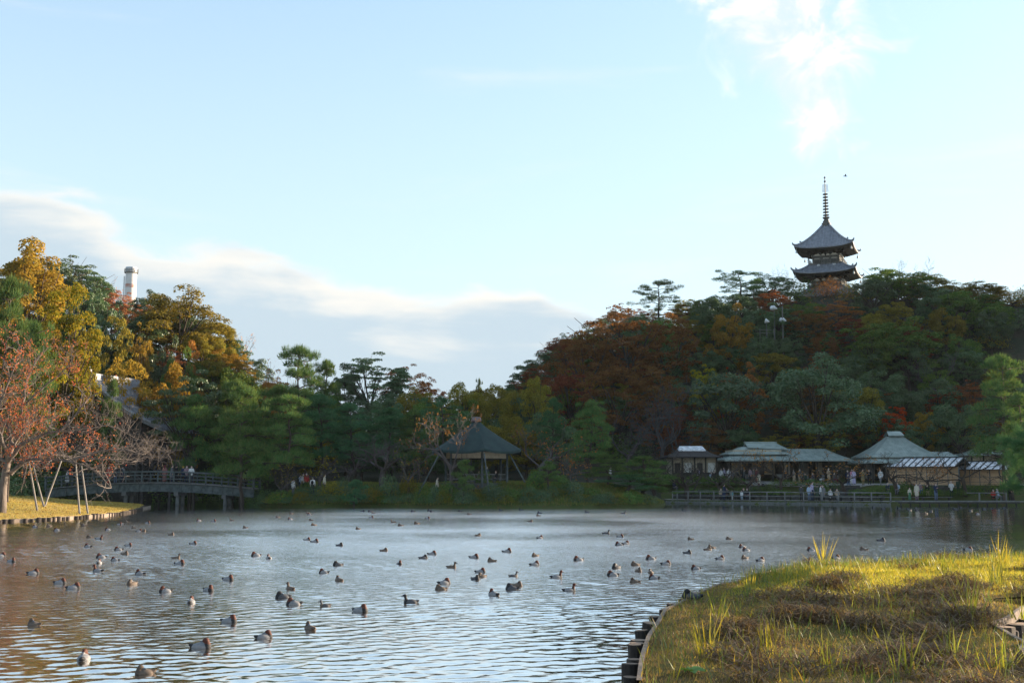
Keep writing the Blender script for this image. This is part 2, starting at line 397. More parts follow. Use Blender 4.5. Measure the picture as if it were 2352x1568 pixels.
def build_ground():
    xs = np.concatenate([[-2500, -1200, -600, -350, -250], np.arange(-200, -90, 4), np.arange(-90, 92, .6), np.arange(94, 200, 4), [250, 350, 600, 1200, 2500]])
    ys = np.concatenate([[-1500, -500, -150, -40, 0, 20, 40, 55], np.arange(60, 150, .6), np.arange(150, 216, 1.2), np.arange(218, 340, 6), [380, 450, 600, 900, 1500, 3000]])
    X, Y = np.meshgrid(xs, ys, indexing='ij'); Z = HT(X.ravel(), Y.ravel())
    # the dry land behind and beside the photographer
    V = np.stack([X.ravel(), Y.ravel(), Z], 1); a, b = X.shape
    i, j = np.meshgrid(np.arange(a - 1), np.arange(b - 1), indexing='ij')
    F = np.stack([i * b + j, (i + 1) * b + j, (i + 1) * b + j + 1, i * b + j + 1], -1).reshape(-1, 4)
    C = V[F].mean(1)
    mi = np.zeros(len(F), int)
    mi[(C[:, 0] < -27) & (C[:, 1] < 110)] = 1
    mi[(C[:, 0] > -28) & (C[:, 0] < 16.5) & (C[:, 1] < 117) & (C[:, 1] > 90)] = 2
    mi[(C[:, 0] >= 16.5) & (C[:, 1] < 133)] = 2
    o = ob('ground', gmesh('ground', V, F, smooth=True, midx=mi, mats=[M_GROUND, M_LAWN, M_ISLE]))
    tag(o, kind='structure')
    # gravel paths on the terrace
    def sheet(name, xs, ys, m, dz=.03):
        X, Y = np.meshgrid(xs, ys, indexing='ij'); Z = HT(X.ravel(), Y.ravel()).reshape(X.shape) + dz
        q = MB(); q.grid(np.stack([X, Y, Z], -1)); tag(q.build(name, m, smooth=True), kind='structure')
    xs = np.arange(17, 62, .6)
    X = np.repeat(xs[:, None], 8, 1)
    sh = np.interp(xs, [p[0] for p in TERRACE_EDGE], [p[1] for p in TERRACE_EDGE])
    for name, o0, o1 in (('path', 9.3, 15.0), ('waterside_path', .5, 4.2)):
        Y = sh[:, None] + np.linspace(o0, o1, 8)[None, :]
        Z = HT(X.ravel(), Y.ravel()).reshape(X.shape) + .04
        q = MB(); q.grid(np.stack([X, Y, Z], -1)); tag(q.build(name, M_PATH, smooth=True), kind='structure')
build_ground()

def build_water():
    m, N = newmat('pond_water')
    pos = N.n('ShaderNodeNewGeometry').outputs['Position']
    murk = N.mix(N.noise(pos, .08, 2), (.075, .052, .026), (.055, .044, .026))
    gust = N.sstep(N.noise(N.map(pos, (.05, .075, 1)), 1, 3), .33, .66)
    # the middle of the pond lies open to the wind, the margins are sheltered
    sp_ = N.n('ShaderNodeSeparateXYZ', i_0=pos).outputs
    ex, ey = N.m('DIVIDE', N.m('ADD', sp_[0], 2.0), 27.0), N.m('DIVIDE', N.m('SUBTRACT', sp_[1], 72.0), 48.0)
    open_ = N.sstep(N.m('ADD', N.m('ADD', N.m('MULTIPLY', ex, ex), N.m('MULTIPLY', ey, ey)), N.m('MULTIPLY', N.m('SUBTRACT', gust, .5), .5)), 1.35, .25)
    w2 = N.noise(N.map(pos, (1.25, 2.6, 1), rot=(0, 0, -.14)), 3.0, 2, .5, .35)
    h = N.m('MULTIPLY', N.m('MULTIPLY', w2, WAVE2), N.m('MULTIPLY', N.m('ADD', .3, N.m('MULTIPLY', open_, 1.5)), N.m('ADD', .6, N.m('MULTIPLY', gust, .6))))
    b = N.n('ShaderNodeBump', i_Strength=1.0, i_Distance=1.0); N.t.links.new(h, b.inputs['Height'])
    if 'Filter Width' in b.inputs: b.inputs['Filter Width'].default_value = .015
    bn = b.outputs[0]
    fr = N.n('ShaderNodeFresnel', i_IOR=1.333, i_Normal=bn).outputs[0]
    dif = N.n('ShaderNodeBsdfDiffuse', i_Color=murk, i_Normal=bn).outputs[0]
    glo = N.n('ShaderNodeBsdfGlossy', i_Color=(1, 1, 1, 1), i_Roughness=N.m('ADD', .06, N.m('MULTIPLY', N.m('MULTIPLY', open_, N.m('ADD', .6, N.m('MULTIPLY', gust, .5))), WROUGH)), i_Normal=bn).outputs[0]
    mx = N.n('ShaderNodeMixShader', i_0=N.m('POWER', fr, WPOW, clamp=True)); N.t.links.new(dif, mx.inputs[1]); N.t.links.new(glo, mx.inputs[2])
    out(N, mx.outputs[0])
    # wind ripples as real geometry: a sheet that is finest near the photographer's side
    rng = np.random.default_rng(17)
    ys = [9.0]
    while ys[-1] < 146: ys.append(ys[-1] + .075 + .0013 * max(0, ys[-1] - 12))
    ys = np.array(ys); t = np.linspace(-1, 1, 520)
    half = np.clip(ys * .60 + 4, 10, 75)
    X = half[:, None] * t[None, :]; Y = np.repeat(ys[:, None], len(t), 1)
    Z = np.zeros_like(X)
    amp = .75 + .35 * hn(X, Y, .11, 1) + .25 * hn(X, Y * 1.6, .31, 4)
    for i in range(46):
        lam = .20 * (3.0 ** rng.random()); th = math.pi / 2 + rng.normal() * .55 + .12; kk = 2 * math.pi / lam
        sl = RIPPLE / math.sqrt(46) * 1.414 * (1.0 if lam < .9 else .6)
        dx = half[:, None] * 2 / 520
        fade = 1 - ss(.35, .75, dx * abs(math.cos(th)) / lam * 2)
        Z += fade * sl / kk * np.sin(kk * (X * math.cos(th) + Y * math.sin(th)) + rng.uniform(0, 6.28) + .6 * np.sin(.35 * X + .21 * Y + i))
    Z *= np.clip(amp, .25, 1.4)
    V = np.stack([X.ravel(), Y.ravel(), Z.ravel()], 1); nb = len(t)
    i, j = np.meshgrid(np.arange(len(ys) - 1), np.arange(nb - 1), indexing='ij')
    F = np.stack([i * nb + j, i * nb + j + 1, (i + 1) * nb + j + 1, (i + 1) * nb + j], -1).reshape(-1, 4)
    tag(ob('water', gmesh('water', V, F, m, True)), kind='structure')
RIPPLE, WAVE2, WROUGH, WPOW = .108, .016, .175, .15
build_water()

# near bank with the iris bed
BANK_Z = .42
def bz(x, y): return BANK_Z + .10 * hn(np.asarray(x), np.asarray(y), .8, 3) * 1.0
BANK = [tuple(gp(u, v, BANK_Z)[:2]) for u, v in ((1455,1640), (1468,1568), (1476,1520), (1481,1488), (1492,1455), (1512,1428), (1542,1398), (1580,1375), (1640,1350), (1720,1327), (1800,1309), (1900,1296), (2050,1290), (2200,1283), (2352,1276), (2480,1270))]
BANK += [(34, 46), (34, 27)] + [tuple(gp(u, v, BANK_Z)[:2]) for u, v in ((2420,1372), (2352,1402), (2318,1416), (2280,1431), (2310,1452), (2352,1478), (2440,1530))] + [(12, 13.5), (12, 10), (1.6, 10)]
BANK = np.array(BANK)
def smooth_poly(P, n=4):
    P = np.asarray(P); o = []
    k = len(P)
    for i in range(k):
        p0, p1, p2, p3 = P[(i-1) % k], P[i], P[(i+1) % k], P[(i+2) % k]
        for t in np.arange(n) / n:
            o.append(.5 * ((2*p1) + (-p0+p2)*t + (2*p0-5*p1+4*p2-p3)*t*t + (-p0+3*p1-3*p2+p3)*t**3))
    return np.array(o)
def patch(name, poly, step, hf, mat_, skirt=.7):
    mn, mx = poly.min(0) - step, poly.max(0) + step
    xs, ys = np.arange(mn[0], mx[0], step), np.arange(mn[1], mx[1], step)
    X, Y = np.meshgrid(xs, ys, indexing='ij'); P = np.stack([X.ravel(), Y.ravel()], 1)
    ins = inside(P, poly)
    A = poly; B = np.roll(poly, -1, 0); best = np.full(len(P), 1e9); near = P.copy()
    for a, b in zip(A, B):
        ab = b - a; t = np.clip(((P - a) @ ab) / (ab @ ab), 0, 1); q = a + t[:, None] * ab; d = np.linalg.norm(P - q, axis=1)
        k = d < best; best[k] = d[k]; near[k] = q[k]
    edge = (~ins) & (best < step * 1.6)
    P[edge] = near[edge]
    ok = (ins | edge).reshape(X.shape); nb = Y.shape[1]
    c = ok[:-1, :-1] & ok[1:, :-1] & ok[1:, 1:] & ok[:-1, 1:]
    any_in = ins.reshape(X.shape); c &= any_in[:-1, :-1] | any_in[1:, :-1] | any_in[1:, 1:] | any_in[:-1, 1:]
    i, j = np.nonzero(c)
    F = np.stack([i * nb + j, (i + 1) * nb + j, (i + 1) * nb + j + 1, i * nb + j + 1], -1)
    V = np.concatenate([P, hf(P[:, 0], P[:, 1])[:, None]], 1)
    used = np.unique(F); mp = -np.ones(len(V), int); mp[used] = np.arange(len(used))
    V, F = V[used], mp[F]
    n0 = len(V); k = len(poly)
    top = np.concatenate([poly, (hf(poly[:, 0], poly[:, 1]) - .004)[:, None]], 1); bot = top.copy(); bot[:, 2] -= skirt
    V = np.concatenate([V, top, bot]); a = np.arange(k); b = (a + 1) % k
    F = np.concatenate([F, np.stack([n0 + a, n0 + k + a, n0 + k + b, n0 + b], -1)])
    return ob(name, gmesh(name, V, F, mat_, True))
BANKS = smooth_poly(BANK, 4)
M_BANK = material_lawn('iris_bed_soil', (.16, .11, .035), (.15, .14, .03), (.25, .16, .06), .9)
tag(patch('bank', BANKS, .16, bz, M_BANK, 1.2), kind='structure')

# ------------------------------------------------------------------ vegetation builders
def leaf_quads(P, Nr, L, W, rng):
    n = len(P); Nr = nrm(Nr); T = nrm(np.cross(Nr, rng.normal(size=(n, 3)))); B = np.cross(Nr, T)
    k = rng.uniform(.65, 1.35, (n, 1)); L = L * k / 2; W = W * k / 2
    return np.stack([P - T * L, P + B * W, P + T * L, P - B * W], 1)
def blade_quads(P, D, L, W, rng):
    """needle or blade from P along D"""
    n = len(P); D = nrm(D); B = nrm(np.cross(D, rng.normal(size=(n, 3)))); L = L * rng.uniform(.7, 1.25, (n, 1)); W = W / 2
    return np.stack([P - B * W, P + D * L - B * W * .4, P + D * L + B * W * .4, P + B * W], 1)
def sphere_dirs(n, rng): return nrm(rng.normal(size=(n, 3)))
def bez(a, b, c, n=6):
    t = np.linspace(0, 1, n)[:, None]; a, b, c = map(np.asarray, (a, b, c))
    return a * (1 - t) ** 2 + 2 * b * t * (1 - t) + c * t * t

def broadleaf(seed, h=10., w=9., nc=70, per=110, leaf=.26, low=-.45, open_=0.0, skirt=.25, trunkr=.2, flat=.75, aspect=.6, lumps=.30):
    """returns (trunk mesh, crown mesh): clumps of leaf faces spread through a lumpy dome on a limbed trunk"""
    rng = np.random.default_rng(seed)
    cz = h * (.5 + skirt / 2); rz = h - cz; rx = w / 2
    D = sphere_dirs(nc * 4, rng); D = D[D[:, 2] > low][:nc]
    ph = rng.uniform(0, 6.28, 4)
    a = np.arctan2(D[:, 1], D[:, 0])
    lob = 1 + .14 * np.sin(2 * a + ph[0]) + .10 * np.sin(3 * a + ph[1] + 2 * D[:, 2]) + .12 * np.sin(5 * D[:, 2] + ph[2] + a)
    rad = rng.uniform(.45, .93, len(D)) ** .7 * lob * .86
    C = np.stack([D[:, 0] * rx * rad, D[:, 1] * rx * rad, cz + D[:, 2] * rz * rad * np.where(D[:, 2] < 0, 1.15, 1)], 1)
    R = rng.uniform(.6, 1.25, len(D)) * lumps * rx * .68
    PP, NN = [], []
    for c, r in zip(C, R):
        n = int(2.0 * per * (r / (lumps * rx * .68)) ** 2 * rng.uniform(.6, 1.2))
        d = sphere_dirs(n, rng); d[:, 2] = np.where(d[:, 2] < -.3, -d[:, 2], d[:, 2])
        rr = rng.uniform(.35, 1.0, (n, 1)) ** .5
        PP.append(c + d * rr * r * np.array([1, 1, flat])); NN.append(d * .9 + rng.normal(size=(n, 3)) * .55 + [0, 0, .35])
    P, Nn = np.concatenate(PP), np.concatenate(NN)
    k = h / P[:, 2].max(); P[:, 2] *= k
    crown = qmesh('crown', leaf_quads(P, Nn, leaf * .8, leaf * .8 * aspect, rng))
    q = MB(); fork = h * .34
    bend = rng.normal(size=2) * .25
    q.tube(bez((0, 0, -.6), (bend[0], bend[1], fork * .5), (bend[0] * .5, bend[1] * .5, fork), 6), np.linspace(trunkr * 1.35, trunkr * .85, 6), 7)
    idx = rng.choice(len(C), min(len(C), 16), replace=False)
    for i in idx:
        e = C[i]; s0 = np.array([bend[0] * .5, bend[1] * .5, fork * rng.uniform(.8, 1.0)])
        mid = s0 * .5 + e * .5 + np.array([0, 0, rng.uniform(-.3, .8)])
        pts = bez(s0, mid, e, 6); q.tube(pts, np.linspace(trunkr * .5, .035, 6), 5)
        for _ in range(2):
            s1 = pts[rng.integers(2, 5)]; e1 = e + rng.normal(size=3) * .9
            q.tube(bez(s1, (s1 + e1) / 2 + [0, 0, .2], e1, 4), np.linspace(trunkr * .2, .02, 4), 4)
    return q.mesh('trunk', None, True), crown

def pine(seed, h=9., w=6., pads=26, per=230, nl=.34, nw=.05, lean=0., bottom=.25, trunkr=.17, padr=1.05, top_flat=False):
    """needle pads on crooked limbs round a leaning trunk"""
    rng = np.random.default_rng(seed); q = MB()
    k = 9; zz = np.linspace(0, 1, k)
    wob = np.cumsum(rng.normal(size=(k, 2)) * .16, 0) * (h / 9)
    wob -= wob[0]
    T = np.stack([wob[:, 0] + lean * h * zz, wob[:, 1], zz * h * .95 - .0], 1); T[0, 2] = -.6
    q.tube(T, np.linspace(trunkr * 1.3, .05, k), 7)
    def tp(f): return np.array([np.interp(f, zz, T[:, i]) for i in range(3)])
    PP, DD = [], []
    def pad(c, r, n):
        d = sphere_dirs(n, rng); d[:, 2] = np.abs(d[:, 2]) * rng.choice([1, 1, 1, -.5], n)
        rr = rng.uniform(.2, 1, (n, 1)) ** .55
        PP.append(c + d * rr * np.array([r, r, r * .36])); DD.append(d * [1, 1, .7] + rng.normal(size=(n, 3)) * .45 + [0, 0, .55])
    for i in range(pads):
        f = bottom + (1 - bottom) * ((i + .5) / pads) ** .9
        ang = i * 2.4 + rng.uniform(-.5, .5)
        prof = (1 - ((f - bottom) / (1 - bottom)) ** 1.6) * .85 + .22 if not top_flat else (.55 + .45 * f)
        reach = w / 2 * prof * rng.uniform(.55, 1.0)
        s0 = tp(min(f, .97)); e = s0 + np.array([math.cos(ang) * reach, math.sin(ang) * reach, rng.uniform(-.06, .10) * h * .5])
        if f > .96: e = s0 + [0, 0, .1]
        q.tube(bez(s0, (s0 + e) / 2 + [0, 0, .25], e, 5), np.linspace(trunkr * .42 * (1.2 - f * .7), .025, 5), 4)
        r = padr * rng.uniform(.75, 1.25) * (1.1 - .35 * f)
        pad(e + [0, 0, .12], r, int(per * r * r / padr ** 2))
        for _ in range(2):
            e2 = e + np.array([rng.normal() * r * .9, rng.normal() * r * .9, rng.normal() * .14]); pad(e2, r * .62, int(per * .42))
            q.tube([s0 * .3 + e * .7, e2], [.03, .015], 4)
    pad(tp(1.0), padr * .7, int(per * .7))
    P, D = np.concatenate(PP), np.concatenate(DD)
    P[:, 2] = np.minimum(P[:, 2], h - nl * .4)
    return q.mesh('trunk', None, True), qmesh('crown', blade_quads(P, D, nl, nw, rng))

def grow(rng, q, p, d, L, r, lev, tips, maxlev, up=.12, spread=.75, kids=(3, 4), n=5, rmin=.008, gnarl=.22, keep=None):
    """recursive bare limb"""
    pts = [p]; d = nrm(d)
    for i in range(n - 1):
        d = nrm(d + rng.normal(size=3) * gnarl + [0, 0, up * .5]); pts.append(pts[-1] + d * L / (n - 1))
    r1 = max(rmin, r * .55)
    q.tube(pts, np.linspace(r, r1, n), 3 if lev >= maxlev - 1 else (4 if lev >= 2 else 6), cap=False)
    if lev >= maxlev:
        tips.append(pts[-1]); tips.append(pts[-2]); return
    for k in range(rng.integers(kids[0], kids[1] + 1)):
        f = rng.uniform(.35, 1.0) if k else 1.0
        i = min(n - 2, int(f * (n - 1))); t = f * (n - 1) - i; s = pts[i] * (1 - t) + pts[i + 1] * t
        dd = nrm(d + rng.normal(size=3) * spread + [0, 0, up])
        grow(rng, q, s, dd, L * rng.uniform(.55, .8), max(rmin, r1 * rng.uniform(.6, .95)), lev + 1, tips, maxlev, up, spread, kids, n, rmin, gnarl)
def bare(seed, h=6., maxlev=4, spread=.7, up=.1, trunkr=.16, limbs=4, leaves=0, leaf=.12, tl=.3, rmin=.010, out_=1.0):
    rng = np.random.default_rng(seed); q = MB(); tips = []
    th = h * tl; top = np.array([rng.normal() * .15, rng.normal() * .15, th])
    q.tube(bez((0, 0, -.5), (rng.normal() * .15, rng.normal() * .15, th * .5), top, 5), np.linspace(trunkr * 1.3, trunkr * .9, 5), 7, cap=False)
    for i in range(limbs):
        a = i * 6.283 / limbs + rng.uniform(-.5, .5)
        grow(rng, q, top * rng.uniform(.75, 1), np.array([math.cos(a) * out_, math.sin(a) * out_, rng.uniform(.4, 1.2)]), h * .36, trunkr * .6, 1, tips, maxlev, up, spread, rmin=rmin)
    tips = np.array(tips)
    m = q.mesh('trunk', None, True)
    if not leaves: return m, None
    i = rng.choice(len(tips), leaves); P = tips[i] + rng.normal(size=(leaves, 3)) * .10
    return m, qmesh('crown', leaf_quads(P, rng.normal(size=(leaves, 3)), leaf, leaf * .7, rng))
def shrub(seed, w=2., h=1.2, n=1500, leaf=.10, ragged=0.08):
    rng = np.random.default_rng(seed); d = sphere_dirs(n, rng); d[:, 2] = np.abs(d[:, 2])
    a = np.arctan2(d[:, 1], d[:, 0]); lob = 1 + .08 * np.sin(3 * a + seed) + .06 * np.sin(7 * a + 5 * d[:, 2])
    r = (rng.uniform(.6, 1, n) ** .4 * lob + rng.normal(size=n) * ragged)[:, None]
    P = d * r * [w / 2, w / 2, h]
    P[:, 2] = np.minimum(P[:, 2], h * (.92 + .1 * lob))
    q = MB(); 
    for i in range(5):
        e = P[rng.integers(n)] * .8; q.tube(bez((0, 0, -.2), e * [.2, .2, .6], e, 4), np.linspace(.04, .012, 4), 4)
    return q.mesh('stem', None, True), qmesh('foliage', leaf_quads(P, d + rng.normal(size=(n, 3)) * .6 + [0, 0, .2], leaf, leaf * .6, rng))

PROTO = {}
def dims(meshes):
    lo, hi = np.full(3, 1e9), np.full(3, -1e9)
    for m in meshes:
        if m is None: continue
        c = np.empty(len(m.vertices) * 3, np.float32); m.vertices.foreach_get('co', c); c = c.reshape(-1, 3)
        lo, hi = np.minimum(lo, np.percentile(c, .3, axis=0)), np.maximum(hi, np.percentile(c, 99.7, axis=0))
    return lo, hi
def proto(kind, i, fn):
    pr = fn(i); lo, hi = dims([pr[1] or pr[0]])
    PROTO.setdefault(kind, []).append((pr, hi[2], (hi[0] - lo[0] + hi[1] - lo[1]) / 2))
for i in range(4): proto('dome', i, lambda i: broadleaf(10 + i, 10, 10, 100, 125, .24, -.8, lumps=.27, skirt=.08))
for i in range(4): proto('broad', i, lambda i: broadleaf(20 + i, 10, 9, 90, 110, .27, -.9, lumps=.29, skirt=.05))
for i in range(3): proto('tall', i, lambda i: broadleaf(30 + i, 13, 8, 95, 105, .27, -.9, lumps=.30, skirt=.05))
for i in range(4): proto('airy', i, lambda i: broadleaf(40 + i, 10, 10, 115, 62, .23, -.85, lumps=.22, skirt=.06, flat=.45, trunkr=.17))
for i in range(2): proto('tiered', i, lambda i: broadleaf(50 + i, 10, 11, 75, 105, .22, -.4, lumps=.24, skirt=.25, flat=.33, trunkr=.2))
for i in range(4): proto('pine', i, lambda i: pine(60 + i, 9, 6.5, 30, 210))
for i in range(2): proto('pine_flat', i, lambda i: pine(70 + i, 10, 8, 16, 230, bottom=.55, top_flat=True, lean=.06, padr=1.25, trunkr=.22))
for i in range(3): proto('pine_small', i, lambda i: pine(80 + i, 3.2, 2.6, 9, 300, nl=.2, nw=.03, bottom=.3, trunkr=.09, padr=.55))
for i in range(4): proto('bare', i, lambda i: bare(90 + i, 7, 5 if i < 2 else 4))
for i in range(3): proto('bare_low', i, lambda i: bare(100 + i, 4.5, 4, .75, .05, .15, 5, out_=1.6, tl=.35))
for i in range(3): proto('sparse', i, lambda i: bare(110 + i, 6, 4, .7, .1, .13, 4, 330, .15))
for i in range(4): proto('shrub', i, lambda i: shrub(120 + i))
for i in range(2): proto('bush', i, lambda i: shrub(130 + i, 2.4, 2.0, 1300, .14, .16))

def tree(name, kind, var, u, vtop, Y, wpx, leafm, label, cat='tree', group=None, rz=None, barkm=None, base=None, x=None, parts=('trunk', 'crown'), hgt=None):
    (tm, cm), ph, pw = PROTO[kind][var % len(PROTO[kind])]
    X = xat(u, Y, vtop) if x is None else x
    gz = hz(X, Y) - .05 if base is None else base
    H = (zat(vtop, Y) - gz) if hgt is None else hgt
    o = thing(name, label, cat, (X, Y, gz), (u * 7.31 + Y * 3.17) % 6.28 if rz is None else rz, group)
    w = wat(wpx, Y)
    o.scale = (w / pw, w / pw, max(.4, H) / ph)
    ob(parts[0], tm, o, mat=barkm or BARK)
    if cm is not None: ob(parts[1], cm, o, mat=leafm)
    return o
